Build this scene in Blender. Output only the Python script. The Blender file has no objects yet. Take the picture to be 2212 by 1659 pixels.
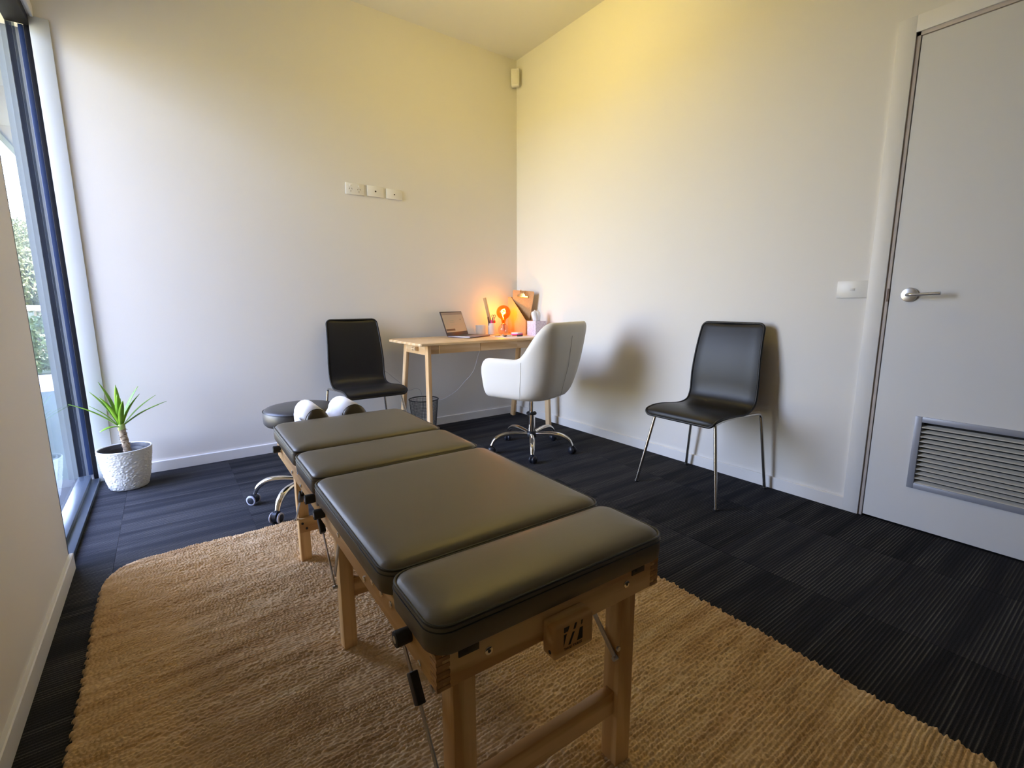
import bpy, bmesh, math, random
import numpy as np
from mathutils import Vector, Matrix, noise as mnoise
random.seed(7); rng = np.random.default_rng(7)
PI = math.pi
S = bpy.context.scene
COL = S.collection

# ------------------------------------------------------------------ camera, world, lights, exposure
cam_d = bpy.data.cameras.new('camera'); cam = bpy.data.objects.new('camera', cam_d); COL.objects.link(cam)
S.camera = cam
F_PX, YAW, PITCH, ROLL = 1029.9, 0.943584, 0.167335, -0.003876
cam_d.sensor_width = 36; cam_d.sensor_fit = 'HORIZONTAL'; cam_d.lens = F_PX / 2212 * 36
cam_d.clip_start = .02; cam_d.clip_end = 400
fw = Vector((math.cos(YAW)*math.cos(PITCH), math.sin(YAW)*math.cos(PITCH), -math.sin(PITCH)))
rt = Vector((math.sin(YAW), -math.cos(YAW), 0)); up = rt.cross(fw)
rt2 = rt*math.cos(ROLL) + up*math.sin(ROLL); up2 = rt2.cross(fw)
m = Matrix((rt2, up2, -fw)).transposed().to_4x4(); m.translation = Vector((-2.60845, -3.51705, 1.0))
cam.matrix_world = m

w = bpy.data.worlds.new('sky'); S.world = w; w.use_nodes = True
wn = w.node_tree.nodes; wl = w.node_tree.links
bg = wn['Background']
tc = wn.new('ShaderNodeTexCoord'); sp = wn.new('ShaderNodeSeparateXYZ'); rp = wn.new('ShaderNodeValToRGB')
wl.new(tc.outputs['Generated'], sp.inputs[0]); wl.new(sp.outputs['Z'], rp.inputs[0])
rp.color_ramp.elements[0].position = 0.0; rp.color_ramp.elements[0].color = (.76, .86, 1.0, 1)
rp.color_ramp.elements[1].position = .8; rp.color_ramp.elements[1].color = (.34, .46, 1.0, 1)
wl.new(rp.outputs[0], bg.inputs[0]); bg.inputs[1].default_value = 17.0

sd = bpy.data.lights.new('sun', 'SUN'); sun = bpy.data.objects.new('sun', sd); COL.objects.link(sun)
sd.energy = 45.0; sd.angle = math.radians(.6); sd.color = (1, .93, .8)
sun.rotation_euler = Vector((-.50, .42, -.95)).to_track_quat('-Z', 'Y').to_euler(); sun.location = (2, -3, 8)

# daylight portal in the window opening (guides sampling only, gives no light itself)
pd = bpy.data.lights.new('window_portal', 'AREA'); po = bpy.data.objects.new('window_portal', pd); COL.objects.link(po)
pd.shape = 'RECTANGLE'; pd.size = 2.33; pd.size_y = 1.14; pd.cycles.is_portal = True
po.location = (-3.06, -.575, 1.23); po.rotation_euler = (0, -PI/2, 0)

# warm fill light added near the desk corner, out of frame above
ld = bpy.data.lights.new('warm_fill_light', 'POINT'); lo = bpy.data.objects.new('warm_fill_light', ld); COL.objects.link(lo)
ld.energy = 10.0; ld.color = (1, .72, .12); ld.shadow_soft_size = .11
lo.location = (-.88, -1.25, 2.78)

S.view_settings.view_transform = 'Standard'; S.view_settings.look = 'None'
S.view_settings.exposure = 0.30; S.view_settings.gamma = 1.0; S.view_settings.use_curve_mapping = False

# ------------------------------------------------------------------ materials
def mat(name, col=(.8, .8, .8), rough=.5, metal=0.0, spec=.5, coat=0.0, coat_r=.1, sheen=0.0):
    M = bpy.data.materials.new(name); M.use_nodes = True
    b = M.node_tree.nodes['Principled BSDF']
    b.inputs['Base Color'].default_value = (*col, 1); b.inputs['Roughness'].default_value = rough
    b.inputs['Metallic'].default_value = metal; b.inputs['Specular IOR Level'].default_value = spec
    b.inputs['Coat Weight'].default_value = coat; b.inputs['Coat Roughness'].default_value = coat_r
    b.inputs['Sheen Weight'].default_value = sheen
    return M
def nd(M, t, **k):
    n = M.node_tree.nodes.new(t)
    for a, v in k.items(): setattr(n, a, v)
    return n
def lk(M, a, b): M.node_tree.links.new(a, b)
def P(M): return M.node_tree.nodes['Principled BSDF']
def coords(M, scale=(1, 1, 1), kind='Object', rnd=False):
    t = nd(M, 'ShaderNodeTexCoord'); mp = nd(M, 'ShaderNodeMapping'); mp.inputs['Scale'].default_value = scale
    lk(M, t.outputs[kind], mp.inputs[0])
    if rnd:
        oi = nd(M, 'ShaderNodeObjectInfo'); ml = nd(M, 'ShaderNodeVectorMath', operation='SCALE'); cb = nd(M, 'ShaderNodeCombineXYZ')
        for i in range(3): lk(M, oi.outputs['Random'], cb.inputs[i])
        lk(M, cb.outputs[0], ml.inputs[0]); ml.inputs['Scale'].default_value = 57.0
        lk(M, ml.outputs[0], mp.inputs['Location'])
    return mp.outputs[0]
def noise(M, vec, scale, detail=3, rough=.5):
    n = nd(M, 'ShaderNodeTexNoise'); n.inputs['Scale'].default_value = scale; n.inputs['Detail'].default_value = detail
    n.inputs['Roughness'].default_value = rough; lk(M, vec, n.inputs['Vector']); return n.outputs['Fac']
def ramp(M, fac, stops):
    r = nd(M, 'ShaderNodeValToRGB'); e = r.color_ramp.elements
    while len(e) < len(stops): e.new(.5)
    for k, (p, c) in enumerate(stops): e[k].position = p; e[k].color = (*c, 1)
    lk(M, fac, r.inputs[0]); return r.outputs[0]
def bump(M, h, strength=.3, dist=.01, prev=None):
    b = nd(M, 'ShaderNodeBump'); b.inputs['Strength'].default_value = strength; b.inputs['Distance'].default_value = dist
    lk(M, h, b.inputs['Height'])
    if prev is not None: lk(M, prev, b.inputs['Normal'])
    lk(M, b.outputs[0], P(M).inputs['Normal']); return b.outputs[0]
def math_(M, op, a, b=None, c=None):
    n = nd(M, 'ShaderNodeMath', operation=op)
    for i, v in enumerate((a, b, c)):
        if v is None: continue
        if isinstance(v, (int, float)): n.inputs[i].default_value = v
        else: lk(M, v, n.inputs[i])
    return n.outputs[0]

def paint(name, col, rough=.6):
    M = mat(name, col, rough, spec=.35); v = coords(M)
    bump(M, noise(M, v, 260, 2), .08, .002); return M
m_wall = paint('wall_paint', (.80, .78, .75)); m_ceil = paint('ceiling_paint', (.80, .79, .76)); m_trim = paint('trim_paint', (.82, .81, .80), .4)
m_door = paint('door_paint', (.76, .76, .77), .45); m_white_pl = mat('white_plastic', (.84, .83, .80), .35)
m_grille = mat('grille_aluminium', (.36, .38, .45), .4, .2); m_blade = mat('grille_blade', (.66, .64, .58), .45)
m_frame = mat('window_frame_dark', (.007, .007, .010), .6, spec=.2); m_sill = mat('window_sill_anodised', (.10, .12, .15), .32, .5)

def wood(name, c1, c2, rough=.42, sc=1.0, axis='Z'):
    M = mat(name, c1, rough); s = {'X': (1.2, 14, 14), 'Y': (14, 1.2, 14), 'Z': (14, 14, 1.2)}[axis]
    v = coords(M, s, rnd=True); n = noise(M, v, 2.2*sc, 5, .6)
    wv = nd(M, 'ShaderNodeTexWave', wave_type='BANDS', bands_direction='DIAGONAL'); wv.inputs['Scale'].default_value = .55*sc
    wv.inputs['Distortion'].default_value = 7; wv.inputs['Detail'].default_value = 3; wv.inputs['Detail Scale'].default_value = 1.3
    lk(M, v, wv.inputs['Vector'])
    f = math_(M, 'ADD', math_(M, 'MULTIPLY', n, .65), math_(M, 'MULTIPLY', wv.outputs['Fac'], .35))
    lk(M, ramp(M, f, [(.38, c1), (.60, c2)]), P(M).inputs['Base Color'])
    bump(M, n, .1, .002); return M
WB1, WB2 = (.52, .28, .095), (.76, .49, .215)
m_beech = {a: wood('beech_wood_'+a, WB1, WB2, axis=a) for a in 'XYZ'}
m_endgrain = wood('beech_end_grain', (.30, .15, .05), (.42, .22, .08), axis='Z')
m_desk = {a: wood('pine_wood_'+a, (.66, .42, .20), (.80, .58, .34), axis=a) for a in 'XYZ'}
m_kraft = mat('kraft_board', (.52, .30, .13), .7); lk(m_kraft, ramp(m_kraft, noise(m_kraft, coords(m_kraft), 180, 3), [(.3, (.44, .25, .10)), (.7, (.56, .34, .16))]), P(m_kraft).inputs['Base Color'])

def leather(name, col, rough=.36, sc=900, st=.12, spec=.5):
    M = mat(name, col, rough, spec=spec); v = coords(M)
    vo = nd(M, 'ShaderNodeTexVoronoi'); vo.inputs['Scale'].default_value = sc; lk(M, v, vo.inputs['Vector'])
    n2 = noise(M, v, 9, 3)
    bump(M, n2, .05, .01, bump(M, vo.outputs['Distance'], st, .0008)); return M
m_vinyl = leather('bench_vinyl', (.097, .079, .048), .40, 700, .10, .66)
m_piping = mat('bench_piping', (.012, .012, .010), .42)
m_black_lea = leather('black_leather', (.013, .012, .0115), .40, 500, .10, .36)
m_stool_vinyl = leather('stool_vinyl', (.045, .043, .042), .38, 700, .08)
m_seam = mat('seam_shadow', (.34, .29, .23), .9)
m_white_uph = mat('cream_upholstery', (.78, .74, .66), .75, sheen=.15); bump(m_white_uph, noise(m_white_uph, coords(m_white_uph), 60, 4), .08, .004)
m_paper_roll = mat('tissue_paper_cover', (.86, .86, .88), .8)
m_chrome = mat('chrome', (.82, .80, .76), .10, 1.0); m_steel = mat('brushed_steel', (.55, .55, .56), .30, 1.0)
m_tube = mat('satin_chrome_tube', (.62, .60, .56), .22, 1.0)
m_black_pl = mat('black_plastic', (.012, .012, .013), .42); m_rubber = mat('black_rubber', (.016, .016, .018), .6)
m_caster = mat('caster_navy_black', (.014, .016, .024), .35); m_greyrim = mat('caster_grey_rim', (.38, .38, .46), .45)

# carpet: tufted tile, ribs along x
m_carpet = mat('carpet_tile_pile', (.02, .02, .022), .95, spec=.15)
def carpet():
    M = m_carpet; t = nd(M, 'ShaderNodeTexCoord'); sp_ = nd(M, 'ShaderNodeSeparateXYZ'); lk(M, t.outputs['Object'], sp_.inputs[0])
    oi = nd(M, 'ShaderNodeObjectInfo')
    row = math_(M, 'MULTIPLY', sp_.outputs['Y'], 2*PI/.0104)
    s = math_(M, 'SINE', row)
    st = math_(M, 'POWER', math_(M, 'MULTIPLY_ADD', s, .5, .5), 3.5)
    v1 = coords(M, (1.0, 14, 1), rnd=True); band = noise(M, v1, 1.0, 2)
    v2 = coords(M, (6, 95, 1), rnd=True); strk = noise(M, v2, 1.0, 2)
    v3 = coords(M); fine = noise(M, v3, 420, 2)
    # bands decide how strongly the light rows show
    vis = nd(M, 'ShaderNodeMapRange'); vis.inputs[1].default_value = .38; vis.inputs[2].default_value = .60; lk(M, band, vis.inputs[0])
    k = math_(M, 'MULTIPLY', st, vis.outputs[0])
    k = math_(M, 'MULTIPLY', k, math_(M, 'MULTIPLY_ADD', strk, 1.6, -.25))
    base = ramp(M, math_(M, 'ADD', math_(M, 'MULTIPLY', band, .55), math_(M, 'MULTIPLY', oi.outputs['Random'], .45)), [(.25, (.0115, .0118, .0145)), (.75, (.0225, .023, .028))])
    mx = nd(M, 'ShaderNodeMix', data_type='RGBA'); lk(M, math_(M, 'MULTIPLY', k, .75), mx.inputs['Factor']); lk(M, base, mx.inputs['A']); mx.inputs['B'].default_value = (.17, .16, .145, 1)
    mx2 = nd(M, 'ShaderNodeMix', data_type='RGBA', blend_type='MULTIPLY'); mx2.inputs['Factor'].default_value = 1
    lk(M, mx.outputs['Result'], mx2.inputs['A']); lk(M, ramp(M, fine, [(.3, (.55, .55, .55)), (.7, (1.45, 1.45, 1.45))]), mx2.inputs['B'])
    lk(M, mx2.outputs['Result'], P(M).inputs['Base Color'])
    h = math_(M, 'ADD', math_(M, 'MULTIPLY', s, .5), math_(M, 'MULTIPLY', fine, 1.2)); bump(M, h, .30, .003)
carpet()

m_jute = mat('jute', (.5, .3, .14), .9, spec=.15)
def jute():
    M = m_jute; v = coords(M, (2.2, 26, 1)); a = noise(M, v, 1.0, 4, .6); b = noise(M, coords(M, (1, 1, 1)), 120, 3); c = noise(M, coords(M), 2.2, 3)
    f = math_(M, 'ADD', math_(M, 'MULTIPLY', a, .6), math_(M, 'ADD', math_(M, 'MULTIPLY', b, .2), math_(M, 'MULTIPLY', c, .2)))
    lk(M, ramp(M, f, [(.30, (.34, .20, .095)), (.43, (.62, .41, .215)), (.57, (.75, .54, .31)), (.72, (.90, .73, .49))]), P(M).inputs['Base Color'])
    vf = coords(M, (1, 3, 1)); bump(M, noise(M, vf, 420, 3), .5, .002)
jute()
m_jute_edge = mat('jute_binding', (.50, .34, .22), .85)

m_pot = mat('pot_white', (.66, .65, .62), .55)
m_potin = mat('pot_inner_grey', (.055, .055, .065), .5); m_nursery = mat('nursery_pot', (.012, .012, .015), .45); m_soil = mat('soil', (.03, .02, .012), .95)
m_trunk = mat('yucca_trunk', (.4, .3, .2), .85)
lk(m_trunk, ramp(m_trunk, noise(m_trunk, coords(m_trunk, (1, 1, 2.6)), 55, 4), [(.3, (.16, .10, .06)), (.6, (.48, .38, .27))]), P(m_trunk).inputs['Base Color']); bump(m_trunk, noise(m_trunk, coords(m_trunk, (1, 1, 3)), 70, 4), .8, .01)
m_leaf = mat('yucca_leaf', (.16, .42, .03), .35)
lk(m_leaf, ramp(m_leaf, noise(m_leaf, coords(m_leaf), 9, 2), [(.3, (.11, .27, .012)), (.7, (.24, .43, .03))]), P(m_leaf).inputs['Base Color'])
P(m_leaf).inputs['Subsurface Weight'].default_value = .0
m_leafbase = mat('yucca_leaf_base', (.34, .45, .12), .6)

def emis(name, col, st):
    M = mat(name, col, .5); P(M).inputs['Emission Color'].default_value = (*col, 1); P(M).inputs['Emission Strength'].default_value = st; return M
m_filament = emis('filament_glow', (1, .62, .22), 60.0)

def thin_glass(name, tint, f0=.03, k=.6, rough=0.0, gloss=(1, 1, 1)):
    """thin pane or bulb wall: straight transmission plus an angle dependent mirror reflection"""
    M = bpy.data.materials.new(name); M.use_nodes = True; nt = M.node_tree; nt.nodes.clear()
    o = nt.nodes.new('ShaderNodeOutputMaterial'); t = nt.nodes.new('ShaderNodeBsdfTransparent'); g = nt.nodes.new('ShaderNodeBsdfGlossy')
    mx = nt.nodes.new('ShaderNodeMixShader'); ge = nt.nodes.new('ShaderNodeNewGeometry'); dt = nt.nodes.new('ShaderNodeVectorMath'); dt.operation = 'DOT_PRODUCT'
    nt.links.new(ge.outputs['Normal'], dt.inputs[0]); nt.links.new(ge.outputs['Incoming'], dt.inputs[1])
    c = math_(M, 'ABSOLUTE', dt.outputs['Value']); p5 = math_(M, 'POWER', math_(M, 'SUBTRACT', 1.0, c), 5.0)
    f = math_(M, 'MULTIPLY_ADD', p5, k, f0)
    t.inputs[0].default_value = (*tint, 1); g.inputs[0].default_value = (*gloss, 1); g.inputs['Roughness'].default_value = rough
    nt.links.new(f, mx.inputs[0]); nt.links.new(t.outputs[0], mx.inputs[1]); nt.links.new(g.outputs[0], mx.inputs[2]); nt.links.new(mx.outputs[0], o.inputs[0])
    return M
m_glass = thin_glass('window_glass', (.96, .965, .96), .03, .38, gloss=(.85, .95, 1))
m_amber = thin_glass('amber_bulb_glass', (1.0, .56, .13), .04, .5, gloss=(1, .8, .6))
m_clearg = thin_glass('clear_lamp_glass', (1.0, .86, .84), .06, .8)

# ------------------------------------------------------------------ geometry helpers
class G:
    """collects shapes into one bmesh"""
    def __init__(s): s.b = bmesh.new()
    def _add(s, t, M=None):
        if M is not None: bmesh.ops.transform(t, matrix=M, verts=t.verts)
        me = bpy.data.meshes.new('tmp'); t.to_mesh(me); t.free(); s.b.from_mesh(me); bpy.data.meshes.remove(me); return s
    def box(s, x0, x1, y0, y1, z0, z1, bev=0, seg=2, M=None):
        t = bmesh.new(); bmesh.ops.create_cube(t, size=1)
        bmesh.ops.scale(t, vec=(abs(x1-x0), abs(y1-y0), abs(z1-z0)), verts=t.verts)
        bmesh.ops.translate(t, vec=((x0+x1)/2, (y0+y1)/2, (z0+z1)/2), verts=t.verts)
        if bev: bmesh.ops.bevel(t, geom=t.edges[:], offset=bev, segments=seg, profile=.5, affect='EDGES')
        return s._add(t, M)
    def hexa(s, pts, bev=0):
        """8 corners: bottom 4 ccw, top 4 ccw"""
        t = bmesh.new(); v = [t.verts.new(p) for p in pts]
        for f in ((3, 2, 1, 0), (4, 5, 6, 7), (0, 1, 5, 4), (1, 2, 6, 5), (2, 3, 7, 6), (3, 0, 4, 7)): t.faces.new([v[i] for i in f])
        if bev: bmesh.ops.bevel(t, geom=t.edges[:], offset=bev, segments=2, profile=.5, affect='EDGES')
        return s._add(t)
    def beam(s, a, b, wx, wy, side=Vector((1, 0, 0)), bev=.002):
        """rectangular bar from a to b; wx along 'side', wy along the other normal; ends level"""
        a, b = Vector(a), Vector(b); d = (b-a).normalized(); sx = (side - d*side.dot(d)).normalized(); sy = d.cross(sx)
        q = lambda c: [c - sx*wx/2 - sy*wy/2, c + sx*wx/2 - sy*wy/2, c + sx*wx/2 + sy*wy/2, c - sx*wx/2 + sy*wy/2]
        return s.hexa(q(a)+q(b), bev)
    def cyl(s, a, b, r0, r1=None, n=20, bev=0):
        a, b = Vector(a), Vector(b); d = b-a; r1 = r0 if r1 is None else r1
        t = bmesh.new(); bmesh.ops.create_cone(t, cap_ends=True, segments=n, radius1=r0, radius2=r1, depth=d.length)
        if bev: bmesh.ops.bevel(t, geom=[e for e in t.edges if e.calc_face_angle(0) > 1], offset=bev, segments=2, profile=.5, affect='EDGES')
        M = Matrix.Translation((a+b)/2) @ d.to_track_quat('Z', 'Y').to_matrix().to_4x4()
        return s._add(t, M)
    def tube(s, pts, r, n=10, closed=False, flat=1.0, rs=None, cap=True):
        pts = [Vector(p) for p in pts]; N = len(pts); t = bmesh.new(); rings = []; prev = None
        for i, p in enumerate(pts):
            if closed: d = pts[(i+1) % N] - pts[i-1]
            else: d = pts[min(i+1, N-1)] - pts[max(i-1, 0)]
            d.normalize()
            if prev is None:
                ref = Vector((0, 0, 1)) if abs(d.z) < .9 else Vector((1, 0, 0))
                u = d.cross(ref).normalized()
            else: u = (prev - d*prev.dot(d)).normalized()
            prev = u; v = d.cross(u); rr = rs[i] if rs else r
            rings.append([t.verts.new(p + u*math.cos(2*PI*k/n)*rr + v*math.sin(2*PI*k/n)*rr*flat) for k in range(n)])
        for i in range(N if closed else N-1):
            A, B = rings[i], rings[(i+1) % N]
            for k in range(n): t.faces.new((A[k], A[(k+1) % n], B[(k+1) % n], B[k]))
        if not closed and cap: t.faces.new(rings[0][::-1]); t.faces.new(rings[-1])
        bmesh.ops.recalc_face_normals(t, faces=t.faces)
        return s._add(t)
    def lathe(s, prof, c=(0, 0, 0), n=40, cap0=True, cap1=True):
        t = bmesh.new(); rings = []
        for r, z in prof: rings.append([t.verts.new((c[0]+r*math.cos(2*PI*k/n), c[1]+r*math.sin(2*PI*k/n), c[2]+z)) for k in range(n)])
        for A, B in zip(rings, rings[1:]):
            for k in range(n): t.faces.new((A[k], A[(k+1) % n], B[(k+1) % n], B[k]))
        if cap0: t.faces.new(rings[0][::-1])
        if cap1: t.faces.new(rings[-1])
        return s._add(t)
    def sphere(s, c, r, u=20, v=12, sc=(1, 1, 1)):
        t = bmesh.new(); bmesh.ops.create_uvsphere(t, u_segments=u, v_segments=v, radius=r)
        bmesh.ops.scale(t, vec=sc, verts=t.verts); bmesh.ops.translate(t, vec=c, verts=t.verts); return s._add(t)
    def loft(s, rings, cap0=True, cap1=True, closed=True):
        t = bmesh.new(); R = [[t.verts.new(p) for p in r] for r in rings]; n = len(R[0])
        for A, B in zip(R, R[1:]):
            for k in range(n if closed else n-1): t.faces.new((A[k], A[(k+1) % n], B[(k+1) % n], B[k]))
        if cap0: t.faces.new(R[0][::-1])
        if cap1: t.faces.new(R[-1])
        bmesh.ops.recalc_face_normals(t, faces=t.faces)
        return s._add(t)
    def prism(s, poly, axis, a, b, bev=0):
        """poly of 2D points extruded along axis ('x','y','z') from a to b"""
        def p3(p, q): return {'x': (q, p[0], p[1]), 'y': (p[0], q, p[1]), 'z': (p[0], p[1], q)}[axis]
        t = bmesh.new(); A = [t.verts.new(p3(p, a)) for p in poly]; B = [t.verts.new(p3(p, b)) for p in poly]; n = len(poly)
        t.faces.new(A[::-1]); t.faces.new(B)
        for k in range(n): t.faces.new((A[k], A[(k+1) % n], B[(k+1) % n], B[k]))
        bmesh.ops.recalc_face_normals(t, faces=t.faces)
        if bev: bmesh.ops.bevel(t, geom=t.edges[:], offset=bev, segments=2, profile=.5, affect='EDGES')
        return s._add(t)
    def done(s, name, m, parent=None, smooth=35, sub=0, wn=False):
        me = bpy.data.meshes.new(name); s.b.normal_update(); s.b.to_mesh(me); s.b.free()
        me.materials.append(m); o = bpy.data.objects.new(name, me); COL.objects.link(o)
        if parent is not None: o.parent = parent
        if smooth is not None:
            me.polygons.foreach_set('use_smooth', [True]*len(me.polygons))
            if smooth < 180: me.set_sharp_from_angle(angle=math.radians(smooth))
        if sub:
            md = o.modifiers.new('s', 'SUBSURF'); md.levels = sub; md.render_levels = sub
        return o
def thing(name, label, cat, loc=(0, 0, 0), rz=0, group=None):
    o = bpy.data.objects.new(name, None); COL.objects.link(o); o.location = loc; o.rotation_euler = (0, 0, rz); o.empty_display_size = .05
    o['label'] = label; o['category'] = cat
    if group: o['group'] = group
    return o
def tag(o, label, cat, group=None):
    o['label'] = label; o['category'] = cat
    if group: o['group'] = group
    return o
def struct(o, label=None, cat=None):
    o['kind'] = 'structure'
    if label: o['label'] = label
    if cat: o['category'] = cat
    return o
def catmull(pts, k=8, closed=False):
    pts = [Vector(p) for p in pts]; out = []; N = len(pts)
    for i in range(N if closed else N-1):
        p = [pts[(i+j) % N] if closed else pts[min(max(i+j, 0), N-1)] for j in (-1, 0, 1, 2)]
        for s_ in range(k):
            t = s_/k
            out.append(.5*((2*p[1]) + (p[2]-p[0])*t + (2*p[0]-5*p[1]+4*p[2]-p[3])*t*t + (3*p[1]-p[0]-3*p[2]+p[3])*t**3))
    if not closed: out.append(pts[-1].copy())
    return out
def dup(root, loc, rz, label, group=None):
    r = root.copy(); COL.objects.link(r); r.location = loc; r.rotation_euler = (0, 0, rz); r['label'] = label
    if group: r['group'] = group
    for ch in list(root.children):
        c = ch.copy(); COL.objects.link(c); c.parent = r
        for g in list(ch.children):
            d = g.copy(); COL.objects.link(d); d.parent = c
    return r

# ------------------------------------------------------------------ room shell
XL, YN, HC = -2.99, -4.6, 3.0           # left wall face, wall behind the camera, ceiling height
WY, WZ0, WZ1, GX = -1.155, 0.0, 2.405, -3.040   # window opening: near edge, sill, head, glass plane
floor = struct(G().box(-3.2, .2, YN-.2, .2, -.30, -.012).done('floor', mat('floor_slab', (.05, .05, .05), .9)), 'dark grey ribbed carpet tile floor', 'floor')
xs = [-3.36+.5*i for i in range(9)]; ys = [-5.04+.5*i for i in range(12)]
tile_full = None
for i in range(len(xs)-1):
    for j in range(len(ys)-1):
        x0, x1, y0, y1 = max(xs[i], XL-.005), min(xs[i+1], 0.0), max(ys[j], YN), min(ys[j+1], 0.0)
        if x1-x0 < .02 or y1-y0 < .02: continue
        full = abs(x1-x0-.5) < 1e-6 and abs(y1-y0-.5) < 1e-6
        cx, cy = (x0+x1)/2, (y0+y1)/2; dz = random.uniform(-.0004, .0004)
        if full and tile_full is not None:
            o = tile_full.copy(); COL.objects.link(o)
        else:
            g = .0002
            o = G().box(x0-cx+g, x1-cx-g, y0-cy+g, y1-cy-g, -.012, 0, .0007, 1).done('carpet_tile', m_carpet, floor)
            if full: tile_full = o
        o.location = (cx, cy, dz)

struct(G().box(-2.92, .16, 0, .16, -.05, HC+.05).box(-3.16, -2.92, 0, .16, WZ1, HC+.05).box(-2.999, -2.92, 0, .16, -.05, WZ1).done('wall_back', m_wall, smooth=None), 'white painted wall behind the desk', 'wall')
DY, DW, DH = -2.765, .82, 2.062         # door: latch-side edge, width, height
g = G().box(0, .16, DY+.02, .16, -.05, HC+.05).box(0, .16, YN-.16, DY-DW-.02, -.05, HC+.05).box(0, .16, DY-DW-.02, DY+.02, DH+.02, HC+.05)
struct(g.done('wall_right', m_wall, smooth=None), 'white painted wall holding the door', 'wall')
g = G().box(XL-.16, XL, YN-.16, WY-.012, -.05, HC+.05)
g.cyl((XL-.012, WY-.012, -.05), (XL-.012, WY-.012, WZ1), .012, n=24).box(XL-.16, XL-.012, WY-.012, WY, -.05, WZ1)
g.box(XL-.16, XL, WY-.012, .0, WZ1, HC+.05)
struct(g.done('wall_left', m_wall, smooth=40), 'white painted wall beside the tall window', 'wall')
struct(G().box(XL-.16, .16, YN-.16, YN, -.05, HC+.05).done('wall_near', paint('wall_dark_bounce_cut', (.16, .15, .14)), smooth=None))  # unseen wall, made dark to cut bounce light around the camera
struct(G().box(-3.2, .16, YN-.16, .16, HC, HC+.22).done('ceiling', m_ceil, smooth=None), 'plain painted ceiling', 'ceiling')

BH = .064
def bboard(name, poly_len, M):
    g = G().prism([(0, 0), (-.013, 0), (-.013, BH-.003), (-.010, BH), (0, BH)], 'x', 0, poly_len)
    o = g.done(name, m_trim); o.matrix_world = M; return struct(o)
# profile lies in y(-.013..0) z; x is the run
bboard('baseboard_back', 2.92, Matrix.Translation((-2.92, 0, 0)))
bboard('baseboard_right', abs(DY+.082)-.013, Matrix.Translation((0, -.013, 0)) @ Matrix.Rotation(-PI/2, 4, 'Z'))
bboard('baseboard_left', WY-YN-.0, Matrix.Translation((XL, YN, 0)) @ Matrix.Rotation(PI/2, 4, 'Z'))
# strip closing the window corner on the back wall
struct(G().box(-2.997, -2.921, -.016, 0, 0, WZ1, .0015).done('trim_1', paint('batten_white_darkened', (.60, .63, .64), .4)), 'white corner batten beside the window frame', 'trim')  # trim white darkened in the colour to offset the strong window light
struct(G().box(XL, XL+.014, WY-.06, -.0, WZ1-.005, WZ1+.055, .003).done('trim_2', m_trim), 'white head trim above the window', 'trim')
# door architrave, jamb, leaf
g = G().box(-.0135, 0, DY+.018, DY+.082, 0, DH+.082, .0015).box(-.0135, 0, DY-DW-.082, DY-DW-.018, 0, DH+.082, .0015).box(-.0135, 0, DY-DW-.02, DY+.02, DH+.018, DH+.082, .0015)
struct(g.done('trim_3', m_trim), 'flat white architrave around the door', 'trim')
m_jamb = paint('jamb_paint', (.60, .53, .49), .5)
g = G().box(-.006, .12, DY+.003, DY+.020, 0, DH+.02, .001).box(-.006, .12, DY-DW-.02, DY-DW-.003, 0, DH+.02, .001).box(-.006, .12, DY-DW-.02, DY+.02, DH+.003, DH+.02, .001)
struct(g.done('trim_4', m_jamb), 'thin beige door jamb', 'trim')
struct(G().box(.13, .2, DY-DW-.1, DY+.1, -.02, DH+.1).done('wall_behind_door', m_black_pl))
door = thing('door_1', 'flush white door with lever handle and low louvre vent', 'door', (0, DY, 0)); door['kind'] = 'structure'
GY0, GY1, GZ0, GZ1 = -.148, -.672, .190, .512
g = G().box(-.002, .036, GY1, 0, GZ1, DH).box(-.002, .036, -DW, 0, .008, GZ0).box(-.002, .036, GY0, 0, GZ0, GZ1).box(-.002, .036, -DW, GY1, GZ0, DH)
g.done('door_leaf', m_door, door, smooth=None)
g = G()
for a in ((GY0-.024, GY0, GZ0, GZ1), (GY1, GY1+.024, GZ0, GZ1), (GY1+.0235, GY0-.0235, GZ0, GZ0+.024), (GY1+.0235, GY0-.0235, GZ1-.024, GZ1)): g.box(-.009, .034, a[0], a[1], a[2], a[3], .0015)
gr = g.done('vent_frame', m_grille, door); gr['label'] = 'blue grey metal frame'
nb = 13; bl = None
for k in range(nb):
    z = GZ0+.026 + (k+.5)*(GZ1-GZ0-.052)/nb
    if bl is None:
        bl = G().hexa([(-.006, GY1+.024, -.012), (.016, GY1+.024, -.003), (.016, GY0-.024, -.003), (-.006, GY0-.024, -.012),
                       (-.006, GY1+.024, -.0085), (.016, GY1+.024, -.001), (.016, GY0-.024, -.001), (-.006, GY0-.024, -.0085)]).done('louvre_blade', m_blade, door, smooth=20)
        o = bl
    else: o = bl.copy(); COL.objects.link(o)
    o.location = (0, 0, z)
G().box(.0275, .030, GY1, GY0, GZ0, GZ1).done('vent_gap_shade', mat('vent_gap_shade', (.03, .03, .03), .8), door)  # dark sheet standing in for the shade between the blades
hy, hz = -.070, 1.030
g = G().cyl((-.002, hy, hz), (-.012, hy, hz), .031, .029, 48, .002); rose = g.done('handle_rose', m_steel, door); rose['label'] = 'round satin steel rose'
pts = catmull([(-.010, hy, hz), (-.035, hy, hz), (-.050, hy-.012, hz), (-.052, hy-.035, hz), (-.052, hy-.085, hz+.003), (-.052, hy-.112, hz+.004)], 6)
G().tube(pts, .0085, 14, flat=.8).done('lever_handle', m_steel, door)
G().box(-.0068, .002, .0022, .010, hz-.028, hz+.028).done('strike_plate', mat('strike_bronze', (.12, .08, .06), .4, .6), door)

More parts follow.
